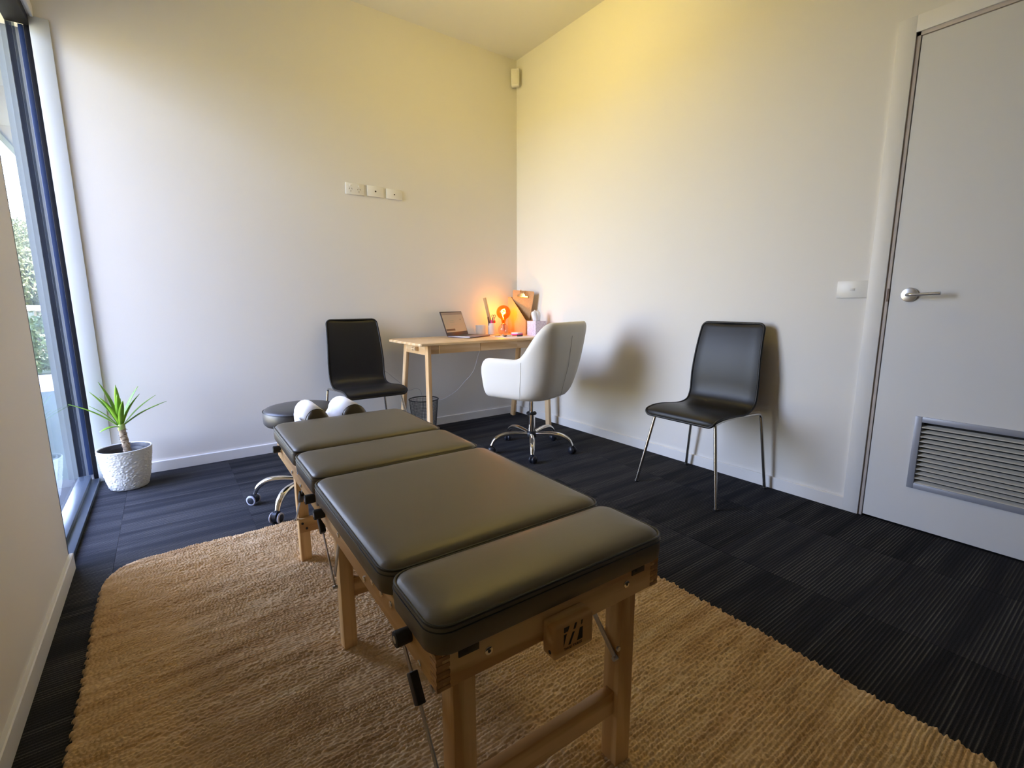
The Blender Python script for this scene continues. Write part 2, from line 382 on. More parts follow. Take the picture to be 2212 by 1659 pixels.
# window unit -------------------------------------------------
win = thing('window_1', 'tall fixed window with dark frame and one glass pane', 'window', (0, 0, 0)); win['kind'] = 'structure'
FX0, FX1 = GX-.044, -2.997
G().box(-3.019, FX1-.001, -.006, -.0005, 0, WZ1, .001).done('window_frame_upright', m_frame, win)
m_navy = mat('navy_reflection', (.022, .042, .115), .4, .2)  # bluish reflection next to the frame, painted as a navy strip
G().box(GX+.0005, -3.0195, -.004, -.0005, .045, WZ1-.045, .0008).done('reflection_strip', m_navy, win)['label'] = 'navy strip painted as the bluish reflection beside the dark frame'
G().box(FX0, GX-.0105, -.005, -.0005, 0, WZ1, .001).done('outer_frame_upright', m_frame, win)
G().box(FX0, FX1, WY, WY+.045, 0, WZ1, .002).done('window_frame_upright', m_frame, win)
G().box(FX0, FX1, WY+.045, -.005, WZ1-.045, WZ1, .002).done('window_head_rail', m_frame, win)
G().box(FX0, -2.992, WY+.002, -.016, 0, .022, .002).box(FX0, GX+.014, WY+.045, -.006, .022, .045, .002).done('window_sill', m_sill, win)
G().box(GX-.010, GX, WY+.03, -.004, .03, WZ1-.03).done('glass_pane', m_glass, win, smooth=None)

# ------------------------------------------------------------------ outdoors
m_path = mat('pale_concrete', (.62, .50, .44), .9); m_road = mat('grey_paving', (.40, .38, .42), .9)
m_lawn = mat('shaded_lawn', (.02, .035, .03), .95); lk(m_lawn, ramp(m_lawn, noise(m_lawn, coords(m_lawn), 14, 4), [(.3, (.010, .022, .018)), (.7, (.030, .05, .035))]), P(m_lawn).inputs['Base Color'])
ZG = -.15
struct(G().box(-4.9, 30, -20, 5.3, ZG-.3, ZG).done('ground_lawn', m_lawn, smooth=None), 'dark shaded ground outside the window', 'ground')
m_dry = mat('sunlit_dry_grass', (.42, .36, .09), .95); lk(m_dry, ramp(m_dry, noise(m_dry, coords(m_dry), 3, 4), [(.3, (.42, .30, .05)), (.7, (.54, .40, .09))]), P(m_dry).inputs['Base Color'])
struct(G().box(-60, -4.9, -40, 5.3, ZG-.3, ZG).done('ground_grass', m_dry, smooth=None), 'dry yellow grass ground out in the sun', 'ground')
struct(G().box(-60, 30, 5.3, 6.0, ZG-.3, ZG+.02).box(-60, 30, 6.45, 7.3, ZG-.3, ZG+.02).done('path', m_path, smooth=None), 'pale concrete strips beyond the window', 'path')
struct(G().box(-60, 30, 6.0, 6.45, ZG-.3, ZG+.01).done('road', m_road, smooth=None), 'grey paving between two pale strips', 'road')
struct(G().box(-80, 60, 7.3, 140, ZG-.6, ZG-.02).done('ground_field', mat('dry_grass', (.10, .12, .05), .95), smooth=None), 'dry grass ground beyond the paths', 'ground')
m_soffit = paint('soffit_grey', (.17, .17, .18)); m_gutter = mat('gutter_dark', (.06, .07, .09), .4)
struct(G().box(-3.15, -3.0, .17, 3.2, ZG, 3.0).done('wall_outside', mat('outside_cladding', (.12, .13, .14), .7), smooth=None))
struct(G().box(-5.2, -3.16, -1.62, -1.48, ZG, 2.70, .01).done('wall_sky_blocker', mat('sky_blocker_grey', (.30, .30, .30), .85)), 'grey unseen wall added outside to block sky light', 'wall')  # added out of view to keep sky light off the back wall
eave = thing('eave', 'grey panelled eave soffit seen through the top of the window', 'roof', (0, 0, 0)); eave['kind'] = 'structure'
yy = -5.0
pan = None
while yy < 7.0:
    if pan is None: pan = G().box(-3.74, -3.16, .004, 1.196, 0, .012, .002).done('soffit_panel', m_soffit, eave); o = pan
    else: o = pan.copy(); COL.objects.link(o)
    o.location = (0, yy, 2.72); yy += 1.2
G().box(-3.80, -3.74, -5, 7.0, 2.70, 2.86, .004).done('gutter', m_gutter, eave)
G().box(-3.80, .2, -5, 7.0, 3.24, 3.30).box(-3.79, -3.15, -5, 7.0, 2.735, 2.75).done('roof_deck', m_gutter, eave, smooth=None)

m_bush = mat('bush_leaves', (.08, .14, .03), .8); lk(m_bush, ramp(m_bush, noise(m_bush, coords(m_bush), 9, 4), [(.3, (.03, .06, .015)), (.55, (.08, .12, .035)), (.75, (.20, .17, .08))]), P(m_bush).inputs['Base Color'])
m_tree = mat('tree_leaves', (.06, .10, .03), .85); lk(m_tree, ramp(m_tree, noise(m_tree, coords(m_tree), 1.6, 5), [(.3, (.04, .055, .022)), (.6, (.085, .095, .04)), (.8, (.15, .13, .07))]), P(m_tree).inputs['Base Color'])
m_bark = mat('bark', (.22, .17, .13), .9)
def foliage(name, m_, parent, c, rad, nleaf, leaf, zs=1.0, seed=0):
    r_ = np.random.default_rng(seed); d = r_.normal(size=(nleaf, 3)); d /= np.linalg.norm(d, axis=1)[:, None]
    lump = 1 + .18*np.sin(d[:, 0]*7+seed)*np.sin(d[:, 2]*6+seed*2) + .1*r_.normal(size=nleaf)
    p = d*rad*(r_.uniform(.45, 1, nleaf)**.5*lump)[:, None]*np.array([1, 1, zs]) + np.array(c)
    a = r_.normal(size=(nleaf, 3)); a /= np.linalg.norm(a, axis=1)[:, None]; b = np.cross(a, r_.normal(size=(nleaf, 3))); b /= np.linalg.norm(b, axis=1)[:, None]
    s1 = leaf*r_.uniform(.6, 1.3, nleaf)[:, None]
    V = np.stack([p-a*s1, p+b*s1*.45, p+a*s1, p-b*s1*.45], 1).reshape(-1, 3)
    me = bpy.data.meshes.new(name); me.vertices.add(len(V)); me.vertices.foreach_set('co', V.ravel()); me.loops.add(len(V)); me.loops.foreach_set('vertex_index', np.arange(len(V)))
    me.polygons.add(nleaf); me.polygons.foreach_set('loop_start', np.arange(nleaf)*4); me.update(calc_edges=True); me.materials.append(m_)
    o = bpy.data.objects.new(name, me); COL.objects.link(o); o.parent = parent; return o
lab = ['rounded green bush straight beyond the pale strips, in the middle of the window view', 'rounded green bush left of the middle bush beyond the pale strips', 'rounded green bush right of the middle bush beyond the pale strips',
       'taller bush standing behind the front bushes, left one', 'taller bush standing behind the front bushes, right one']
for i, (x, y_) in enumerate([(-4.20, 7.85), (-5.46, 7.80), (-2.94, 7.80), (-5.05, 9.4), (-3.80, 9.4)]):
    t = thing('garden_bush', lab[i], 'bush', (x, y_, ZG+.0), 0, 'bushes beyond the window')
    foliage('foliage', m_bush, t, (0, 0, .50), .50, 3000, .045, 1.05, i+1)
    g = G()
    for k in range(5): g.tube([(0, 0, -.05), (.1*math.cos(k*1.3), .1*math.sin(k*1.3), .3), (.22*math.cos(k*1.3), .22*math.sin(k*1.3), .6)], .012, 5)
    g.done('stem', m_bark, t)
# hillside with gum trees
def hill():
    nx, ny = 60, 24; V = []
    for j in range(ny):
        for i in range(nx):
            x = -50 + i*80/(nx-1); t = j/(ny-1); y = 26 + t*50
            z = ZG-.4 + 4.6*math.sin(min(1, t*1.15)*PI/2)**1.2 + .5*mnoise.noise(Vector((x*.12, y*.12, 0)))
            V.append((x, y, z))
    Fc = [(j*nx+i, j*nx+i+1, (j+1)*nx+i+1, (j+1)*nx+i) for j in range(ny-1) for i in range(nx-1)]
    me = bpy.data.meshes.new('hillside'); me.from_pydata(V, [], Fc); me.materials.append(m_tree); o = bpy.data.objects.new('hillside', me); COL.objects.link(o); return o
struct(hill(), 'green wooded hillside far beyond the window', 'hill')
fence_m = mat('pale_rail', (.75, .74, .70), .6)
fr = thing('road_barrier', 'pale rail crossing the view between bushes and hillside', 'fence', (-8, 17, 0))
G().box(-14, 12, -.03, .03, .84, 1.0, .01).done('rail', fence_m, fr)
for k in range(14): G().box(-14+2*k-.05, -14+2*k+.05, -.03, .03, -.2, .9, .005).done('post', fence_m, fr)
tl = []
treepos = [(-6.8, 24, 2.0, 1.3), (-7.9, 28, 2.6, 1.5), (-7.6, 33, 3.2, 1.7), (-8.9, 38, 4.0, 1.9), (-10.4, 43, 4.9, 2.1), (-9.6, 49, 5.8, 2.2), (-11.9, 54, 6.5, 2.3), (-12.6, 60, 7.2, 2.4)]
ords = ['nearest to the pale rail', 'second nearest to the pale rail', 'third nearest to the pale rail', 'fourth nearest to the pale rail', 'midway up the slope', 'just above midway up the slope', 'second from the skyline', 'topmost on the skyline']
for i, (x, y, z, r_) in enumerate(treepos):
    t = thing('gum_tree', 'gum tree on the hillside, ' + ords[i], 'tree', (x, y, -.2), 0, 'gum trees on the hillside')
    foliage('foliage', m_tree, t, (0, 0, z), r_, 8000, .085, .75, 20+i)
    G().tube([(0, 0, 0), (.1, 0, z*.5), (0, .1, z)], .14, 7, rs=[.2, .15, .08]).done('trunk', m_bark, t)

# ------------------------------------------------------------------ rug
def rug():
    X0, X1, Y0, Y1 = -2.895, -1.215, -3.72, -1.235; s = .0026
    nx, ny = int((X1-X0)/s)+1, int((Y1-Y0)/s)+1
    gx, gy = np.meshgrid(np.linspace(X0, X1, nx), np.linspace(Y0, Y1, ny))
    def vn(x, y, sc, sd):
        r_ = np.random.default_rng(sd); T = r_.random((64, 64)); u = x/sc; v = y/sc; iu = np.floor(u).astype(int); iv = np.floor(v).astype(int); fu = u-iu; fv = v-iv
        fu = fu*fu*(3-2*fu); fv = fv*fv*(3-2*fv); g_ = lambda a, b: T[a % 64, b % 64]
        return (g_(iu, iv)*(1-fu)+g_(iu+1, iv)*fu)*(1-fv)+(g_(iu, iv+1)*(1-fu)+g_(iu+1, iv+1)*fu)*fv
    wy = gy + .010*(vn(gx, gy*3, .35, 1)-.5) + .004*(vn(gx, gy, .05, 2)-.5)
    p = .0100; row = np.floor(wy/p); fr_ = np.clip(wy/p-row,0,1)
    ridge = np.abs(np.sin(PI*fr_))**.7
    q = .0098*(1+.25*(vn(row*3.1, gx*0+row, 1.7, 5)-.5)); ph = (row % 2)*.5 + .25*vn(gx, row*.7, .06, 6)
    st = np.abs(np.sin(PI*(gx/q+ph + .35*(fr_-.5))))**.6
    amp = .6 + .9*vn(gx/3, wy, .035, 7)
    h = .0060*ridge*(.25+.75*st)*amp + .0045*vn(gx/4, wy, .05, 8) + .0055*vn(gx, gy, .010, 9) + .0035*(vn(gx, gy, .16, 10))
    # outline: rounded far-left corner, slightly wavy edges
    xl = -2.885 + .003*np.sin(gy*2*PI/.040) + .0035*np.sin(gy*2*PI/.020) + .010*(vn(gy, gy, .3, 11)-.5)
    xr = -1.228 + .0035*np.sin(gy*2*PI/.042+1) + .0035*np.sin(gy*2*PI/.020) + .012*(vn(gy, gy, .3, 12)-.5) - .02*np.clip((-2.6-gy), 0, 1)
    yt = -1.245 + 0*gx
    d = np.minimum(np.minimum(gx-xl, xr-gx), yt-gy)
    cr = .145; cx, cy = -2.885+cr*.75, -1.245-cr*1.35
    inc = (gx < cx) & (gy > cy); dc = 1-np.sqrt(((gx-cx)/(cr*.75))**2+((gy-cy)/(cr*1.35))**2); d = np.where(inc, np.minimum(d, dc*cr*.9), d)
    h = (.0045 + h)*np.clip(d/.006, 0, 1)**.5
    h = np.where(d < 0, 0, h) + .0003
    keep = d > -.0015
    V = np.stack([gx, gy, h], 2).reshape(-1, 3); idx = np.arange(nx*ny).reshape(ny, nx)
    Fq = np.stack([idx[:-1, :-1], idx[:-1, 1:], idx[1:, 1:], idx[1:, :-1]], 2).reshape(-1, 4)
    k = keep.reshape(-1); Fq = Fq[k[Fq].all(1)]
    used = np.zeros(nx*ny, bool); used[Fq.ravel()] = True; mp = np.cumsum(used)-1; V = V[used]; Fq = mp[Fq]
    me = bpy.data.meshes.new('rug'); me.vertices.add(len(V)); me.vertices.foreach_set('co', V.astype(np.float32).ravel())
    me.loops.add(Fq.size); me.loops.foreach_set('vertex_index', Fq.astype(np.int32).ravel()); me.polygons.add(len(Fq)); me.polygons.foreach_set('loop_start', np.arange(len(Fq), dtype=np.int32)*4)
    me.update(calc_edges=True); me.polygons.foreach_set('use_smooth', np.ones(len(Fq), bool)); me.materials.append(m_jute)
    return me
rt_ = thing('jute_rug', 'natural golden brown woven jute rug under the treatment bench', 'rug')
o = bpy.data.objects.new('woven_field', rug()); COL.objects.link(o); o.parent = rt_
G().tube([(-2.80+.035*i + (-.02 if i == 0 else 0), -1.249-(.010 if i == 0 else 0)+.0015*math.sin(i*1.7), .0055) for i in range(46)], .006, 8, flat=.7).done('edge_binding', m_jute_edge, rt_)['label'] = 'smooth pale binding along the far edge'

# ------------------------------------------------------------------ treatment bench
BO = Vector((-2.336, -2.950, 0)); BR = math.radians(-1.35)
bench = thing('treatment_bench', 'folding wooden treatment bench with four olive vinyl cushions', 'massage table', BO, BR)
BW, BL, RZ0, RZ1 = .497, 1.385, .430, .492
FOLD = .715
def part(g, name, m_, parent=bench, label=None, **k):
    o = g.done(name, m_, parent, **k)
    if label: o['label'] = label
    return o
for u0 in (0, BW-.022):
    part(G().box(u0, u0+.022, .001, FOLD-.002, RZ0, RZ1, .0012), 'side_rail', m_beech['Y'])
    part(G().box(u0, u0+.022, FOLD+.002, BL-.001, RZ0, RZ1, .0012), 'side_rail', m_beech['Y'])
for v0 in (0, BL-.022): part(G().box(.0215, BW-.0215, v0, v0+.022, RZ0, RZ1, .0012), 'end_rail', m_beech['X'])
for v0 in (FOLD-.026, FOLD+.004): part(G().box(.0225, BW-.0225, v0, v0+.022, RZ0, RZ1-.002, .0012), 'cross_rail', m_beech['X'])
# finger joints of the near corners: darker end grain set proud
nf = 5; fh = (RZ1-RZ0)/(2*nf)
for c, (ua, ub) in enumerate(((0, .024), (BW-.024, BW))):
    for k in range(nf):
        z0 = RZ0+.001+2*k*fh
        part(G().box(ua-.0004 if c == 0 else ua+.002, ub-.002 if c == 0 else ub+.0004, -.0006, .012, z0, z0+fh), 'finger_joint', m_endgrain)
        us = (-.0008, .010) if c == 0 else (BW-.010, BW+.0008)
        part(G().box(us[0], us[1], .0008, .021, z0+fh*.98, z0+2*fh*.98), 'finger_joint', m_endgrain)
def rring(x0, x1, y0, y1, r, z, n=8):
    out = []
    for cx, cy, a0 in ((x1-r, y1-r, 0), (x0+r, y1-r, PI/2), (x0+r, y0+r, PI), (x1-r, y0+r, 3*PI/2)):
        for k in range(n+1):
            a = a0+k*PI/2/n; out.append(Vector((cx+r*math.cos(a), cy+r*math.sin(a), z)))
    return out
def cushion(v0, v1, z0, hgt, u0=-.010, u1=BW+.010, name='cushion', r=.036):
    zt = z0+hgt
    spec = [(.004, z0, 0), (.0, z0+.004, 0), (-.0015, z0+hgt*.45, 0), (0, zt-.012, 0), (.0015, zt-.008, 0), (.004, zt-.0085, 0), (.006, zt-.0055, 0), (.012, zt-.001, 0), (.022, zt+.0025, 0), (.036, zt+.0048, 0), (.055, zt+.006, 0), (.078, zt+.0066, 0)]
    mx = min((v1-v0)/2, .078/.9)
    rings = []
    for ins, z, _ in spec:
        i2 = min(ins, mx*.95); rings.append(rring(u0+i2, u1-i2, v0+i2, v1-i2, max(r-i2*.72, .004), z))
    o = part(G().loft(rings), name, m_vinyl, smooth=180)
    a = G().tube(rring(u0+.0015, u1-.0015, v0+.0015, v1-.0015, r-.001, zt-.0078), .0026, 8, closed=True).done('piping', m_piping, o)
    # stitched seam just below the piping
    G().tube(rring(u0-.0010, u1+.0010, v0-.0010, v1+.0010, r+.001, zt-.0165), .0011, 6, closed=True).done('seam', m_piping, o)
    return o
cushion(-.012, .167, RZ1, .056)
cushion(.172, FOLD-.004, RZ1-.001, .056, -.014, BW+.014)
cushion(FOLD+.002, .985, RZ1-.001, .056)
cushion(.990, BL+.03, RZ1, .056, -.008, BW+.008)
# legs
LEGS = [(.028, .055, 'near'), (.690, .665, 'mid'), (1.300, 1.325, 'far')]
for (vt, vb, kind) in LEGS:
    vt = {'near': .045, 'mid': .700+.035, 'far': 1.318}[kind]
    for side in (0, 1):
        uo = .058 if side == 0 else BW-.057
        lg = part(G().beam((uo, vt-.0, RZ0+.03), (uo, vt+.0, .0085), .042 if kind == 'near' else .038, .044, bev=.003), 'leg', m_beech['Z'])
    u0, u1 = .078, BW-.078
    vv = vt
    if kind == 'far':
        part(G().box(.036, BW-.036, vv-.040, vv-.0215, .140, .196, .002), 'stretcher', m_beech['X'])
        for (du, z_) in ((.048, .178), (.062, .156)): part(G().cyl((du, vv-.043, z_), (du, vv-.038, z_), .0045, n=12), 'bolt', m_black_pl)
    else:
        part(G().box(u0-.001, u1+.001, vv-.010, vv+.012, .135 if kind == 'near' else .165, .190 if kind == 'near' else .222, .002), 'stretcher', m_beech['X'])
part(G().box(.045, .085, .0225, .035, RZ0-.0015, RZ0+.001), 'hinge_plate', m_black_pl); 
# latches in the near end rail
for ua in (.036, .418):
    o = part(G().box(ua, ua+.036, -.0018, .004, .474, .4925, .0006), 'latch', m_black_pl)
    G().box(ua+.010, ua+.014, -.0032, 0, .480, .490).box(ua+.018, ua+.030, -.0032, 0, .486, .489).done('latch_hook', m_rubber, o)
for ub in (.089, .403): 
    o = part(G().cyl((ub, .001, .463), (ub, -.003, .463), .0072, n=20, bev=.001), 'bolt', m_chrome)
    G().cyl((ub, -.0031, .463), (ub, -.0036, .463), .003, n=6).done('bolt_socket', m_rubber, o)
for vb, zb in ((.060, .440), (.180, .476), (.228, .472), (.280, .468), (.335, .446), (.525, .462), (.985, .478), (.955, .446), (1.09, .450), (1.30, .468)):
    part(G().cyl((.001, vb, zb), (-.0035, vb, zb), .0062, n=16, bev=.001), 'bolt', m_chrome)
for vb, zb in ((.100, .468), (FOLD-.050, .466), (FOLD+.055, .470), (BL-.075, .474)):
    o = part(G().cyl((.002, vb, zb), (-.026, vb, zb), .0125, .0135, 24, .002), 'rubber_bumper', m_rubber)
    G().cyl((-.0255, vb, zb), (-.0265, vb, zb), .006, n=16).done('bumper_screw', m_steel, o)
# fold hinge straps
part(G().box(-.0025, .0005, FOLD-.028, FOLD+.028, RZ1-.020, RZ1-.006, .0008), 'fold_hinge', m_steel)
part(G().cyl((-.004, FOLD, RZ1-.024), (-.004, FOLD, RZ1-.003), .0035, n=10), 'fold_hinge', m_steel)
# folding braces (flat steel bars with a black locking joint)
def brace(u, va, za, vm, zm, vb, zb):
    a, mth, b = Vector((u, va, za)), Vector((u, vm, zm)), Vector((u, vb, zb))
    part(G().beam(a, mth, .003, .013, bev=.0006), 'brace_bar', m_steel)
    part(G().beam(mth, b, .003, .013, bev=.0006), 'brace_bar', m_steel)
    d = (b-mth).normalized()
    part(G().beam(mth-d*.022, mth+d*.030, .015, .022, bev=.002), 'brace_lock', m_black_pl)
    part(G().cyl(b-Vector((.006, 0, 0)), b+Vector((.006, 0, 0)), .005, n=12), 'brace_pin', m_steel)
brace(.012, .200, .440, .115, .355, .030, .250); brace(BW-.083, .26, .470, .155, .405, .030, .275)
for u in (.012, BW-.014):
    brace(u, .792, .440, .772, .393, .655, .255)
    part(G().beam((u+.004, .590, .425), (u+.004, .665, .285), .003, .014, bev=.0006), 'brace_bar', m_steel)
for u in (.030, BW-.032): brace(u, 1.065, .440, 1.150, .337, 1.300, .190)
part(G().cyl((.012, .050, .395), (.028, .050, .395), .006, n=14), 'pivot_bolt', m_steel)
part(G().cyl((BW-.082, .022, .300), (BW-.082, .026, .300), .005, n=14), 'bolt', m_steel)
# maker's block
blk = part(G().box(.196, .285, -.034, -.0005, .412, .474, .006, 3), 'maker_block', m_beech['X'], label='wooden maker block printed with black slanted bars')
G().cyl((.1955, -.022, .424), (.1975, -.022, .424), .0035, n=12).done('screw_hole', m_black_pl, blk)
def flat(polys, y, name, m_, parent):
    g = G()
    for p in polys: g.prism(p, 'y', y, y-.0004)
    return g.done(name, m_, parent, smooth=None)
m_ink = mat('black_ink', (.008, .007, .006), .6)
bx, bz, bw, bh = .215, .431, .044, .037
def PQ(*q): return [(bx+a*bw, bz+b*bh) for a, b in q]
flat([PQ((.02, 1.0-.02), (.30, .98), (.22, .74), (.02, .74)), PQ((.02, .64), (.16, .64), (.02, .05)),
      PQ((.57, .98), (.68, .98), (.60, .70), (.50, .70)), PQ((.46, .58), (.57, .58), (.36, .03), (.25, .03)),
      PQ((.90, .98), (.98, .98), (.95, .80), (.89, .74)), PQ((.84, .62), (.98, .62), (.98, .03), (.70, .03))], -.0341, 'printed_mark', m_ink, blk)
def text(body, size, M, name, m_, parent, align='CENTER', ext=.0003):
    c = bpy.data.curves.new(name, 'FONT'); c.body = body; c.size = size; c.align_x = align; c.align_y = 'CENTER'; c.extrude = ext; c.resolution_u = 3
    to = bpy.data.objects.new('tmp', c); COL.objects.link(to); dg = bpy.context.evaluated_depsgraph_get(); dg.update()
    me = bpy.data.meshes.new_from_object(to.evaluated_get(dg)); bpy.data.objects.remove(to); bpy.data.curves.remove(c)
    me.transform(M); me.materials.clear(); me.materials.append(m_); o = bpy.data.objects.new(name, me); COL.objects.link(o); o.parent = parent; return o
text('THULI TABLES', .0064, Matrix.Translation((bx+bw/2, -.0342, .4265)) @ Matrix.Rotation(PI/2, 4, 'X'), 'printed_lettering', m_ink, blk)
# head cushions at the far end of the bench, under one sheet of paper
def headpad(u0, u1, v0, v1, z0, z1):
    rings = []; n = 14; K = 20
    for i in range(K+1):
        t = (1-math.cos(PI*i/K))/2; v = v0+(v1-v0)*t; e = max(.12, min(1, math.sin(PI*min(max(t, .0), 1))*6))**.5
        r_ = []
        for k in range(n):
            a = PI*k/(n-1); cu = (u0+u1)/2+math.cos(a)*(u1-u0)/2*(.9+.1*e); cz = z0+.022+max(0, math.sin(a))**.85*(z1-z0-.022)*e
            r_.append(Vector((cu, v, cz)))
        r_ += [Vector((u0+.004, v, z0)), Vector((u1-.004, v, z0))]
        rings.append(r_)
    return G().loft(rings)
HP = [(.118, .205), (.262, .362)]
for (a, b) in HP:
    o = part(headpad(a, b, 1.422, 1.680, .500, .578), 'head_cushion', m_vinyl, smooth=60)
part(G().box(.14, .35, BL-.01, 1.64, .488, .505, .003), 'head_support', m_steel)
# paper sheet draped over both cushions, dipping between them
prof = [(HP[0][0]-.004, .462), (HP[0][0]-.005, .526)] + [((HP[0][0]+HP[0][1])/2+math.cos(a)*.0475, .524+math.sin(a)*.0575) for a in np.linspace(PI, 0, 11)] + [((HP[0][1]+.022), .512), ((HP[1][0]-.016), .512)] + \
       [((HP[1][0]+HP[1][1])/2+math.cos(a)*.0535, .524+math.sin(a)*.0575) for a in np.linspace(PI*.97, 0, 11)] + [(HP[1][1]+.003, .500)]
A = [Vector((x, 1.440, z)) for x, z in prof]; B = [Vector((x, 1.664, z)) for x, z in prof]
A2 = [p+Vector((0, 0, -.0008)) for p in A]; B2 = [p+Vector((0, 0, -.0008)) for p in B]
g = G().loft([A, B], False, False, closed=False)
sheet = g.done('paper_cover', m_paper_roll, None, smooth=60); sheet.location = BO; sheet.rotation_euler = (0, 0, BR)
sm = sheet.modifiers.new('t', 'SOLIDIFY'); sm.thickness = .0008
tag(sheet, 'white paper sheet draped over the two head cushions', 'paper cover')

# ------------------------------------------------------------------ casters and star bases
def star_base(parent, R_, zhub, ang0, style, hub_r=.030):
    hub = G().lathe([(hub_r*.5, zhub-.028), (hub_r, zhub-.022), (hub_r*1.15, zhub), (hub_r*.9, zhub+.018), (hub_r*.6, zhub+.022)], n=28).done('base_hub', m_black_pl, parent, smooth=50)
    for k in range(5):
        a = math.radians(ang0+72*k); d = Vector((math.cos(a), math.sin(a), 0)); s = Vector((-math.sin(a), math.cos(a), 0))
        pts = catmull([d*.02+Vector((0, 0, zhub)), d*R_*.45+Vector((0, 0, zhub+.010)), d*R_*.72+Vector((0, 0, zhub+.004)), d*R_*.90+Vector((0, 0, zhub-.022)), d*R_*.985+Vector((0, 0, zhub-.062))], 7)
        rs = [.0125+.0065*max(0, math.sin(PI*min(1, i/(len(pts)-1)*1.05)))**1.2 for i in range(len(pts))]
        G().tube(pts, .013, 14, rs=rs, flat=.78).done('base_arm', m_chrome, parent, smooth=60)
        c = d*R_ ; zc = .026; tw = a + (.9 if style == 'ball' else -1.9+.35*k); ax = Vector((math.cos(tw), math.sin(tw), 0)); fwd = Vector((-math.sin(tw), math.cos(tw), 0))
        g = G().cyl(c+Vector((0, 0, .044)), c+Vector((0, 0, .062)), .007, n=12)
        cp = c + fwd*.006 + Vector((0, 0, zc))
        if style == 'ball':
            for sgn in (-1, 1):
                t = bmesh.new(); bmesh.ops.create_uvsphere(t, u_segments=20, v_segments=12, radius=.0255)
                bmesh.ops.scale(t, vec=(.62, 1, 1), verts=t.verts)
                g._add(t, Matrix.Translation(cp+ax*sgn*.0115) @ Matrix.Rotation(tw, 4, 'Z'))
            g.done('caster', m_caster, parent, smooth=60)
        else:
            g.cyl(cp-ax*.020, cp+ax*.020, .0205, n=24, bev=.003)
            g.cyl(cp-ax*.010+Vector((0, 0, .008)), cp+ax*.010+Vector((0, 0, .008)), .024, n=24)
            cs = g.done('caster', m_caster, parent, smooth=50)
            for sgn in (-1, 1):
                G().cyl(cp+ax*sgn*.0165, cp+ax*sgn*.0235, .0257, n=28, bev=.003).done('wheel', m_greyrim, cs, smooth=50)
                G().cyl(cp+ax*sgn*.0232, cp+ax*sgn*.0252, .0175, n=24, bev=.001).done('wheel_cap', m_caster, cs, smooth=50)

# ------------------------------------------------------------------ rolling stool
stool = thing('rolling_stool', 'round dark vinyl stool with chrome five-arm base at bench head', 'stool', (-2.095, -1.01, 0))
star_base(stool, .255, .118, 154, 'twin')
SR = .172
G().lathe([(SR-.03, .418), (SR-.008, .420), (SR, .430), (SR+.001, .455), (SR, .482), (SR-.004, .490), (SR-.014, .497), (SR-.04, .503), (SR-.09, .506), (.03, .507), (.002, .507)], n=64).done('seat', m_stool_vinyl, stool, smooth=180)
G().tube([(SR*math.cos(a), SR*math.sin(a), .4865) for a in np.linspace(0, 2*PI, 65)[:-1]], .0022, 6, closed=True).done('seat_piping', m_piping, stool)
G().cyl((0, 0, .11), (0, 0, .30), .024, n=24).done('sleeve', m_black_pl, stool)
G().cyl((0, 0, .30), (0, 0, .41), .014, n=20).done('gas_lift', m_chrome, stool)
G().box(-.07, .07, -.07, .07, .405, .419, .003).done('seat_plate', m_black_pl, stool)

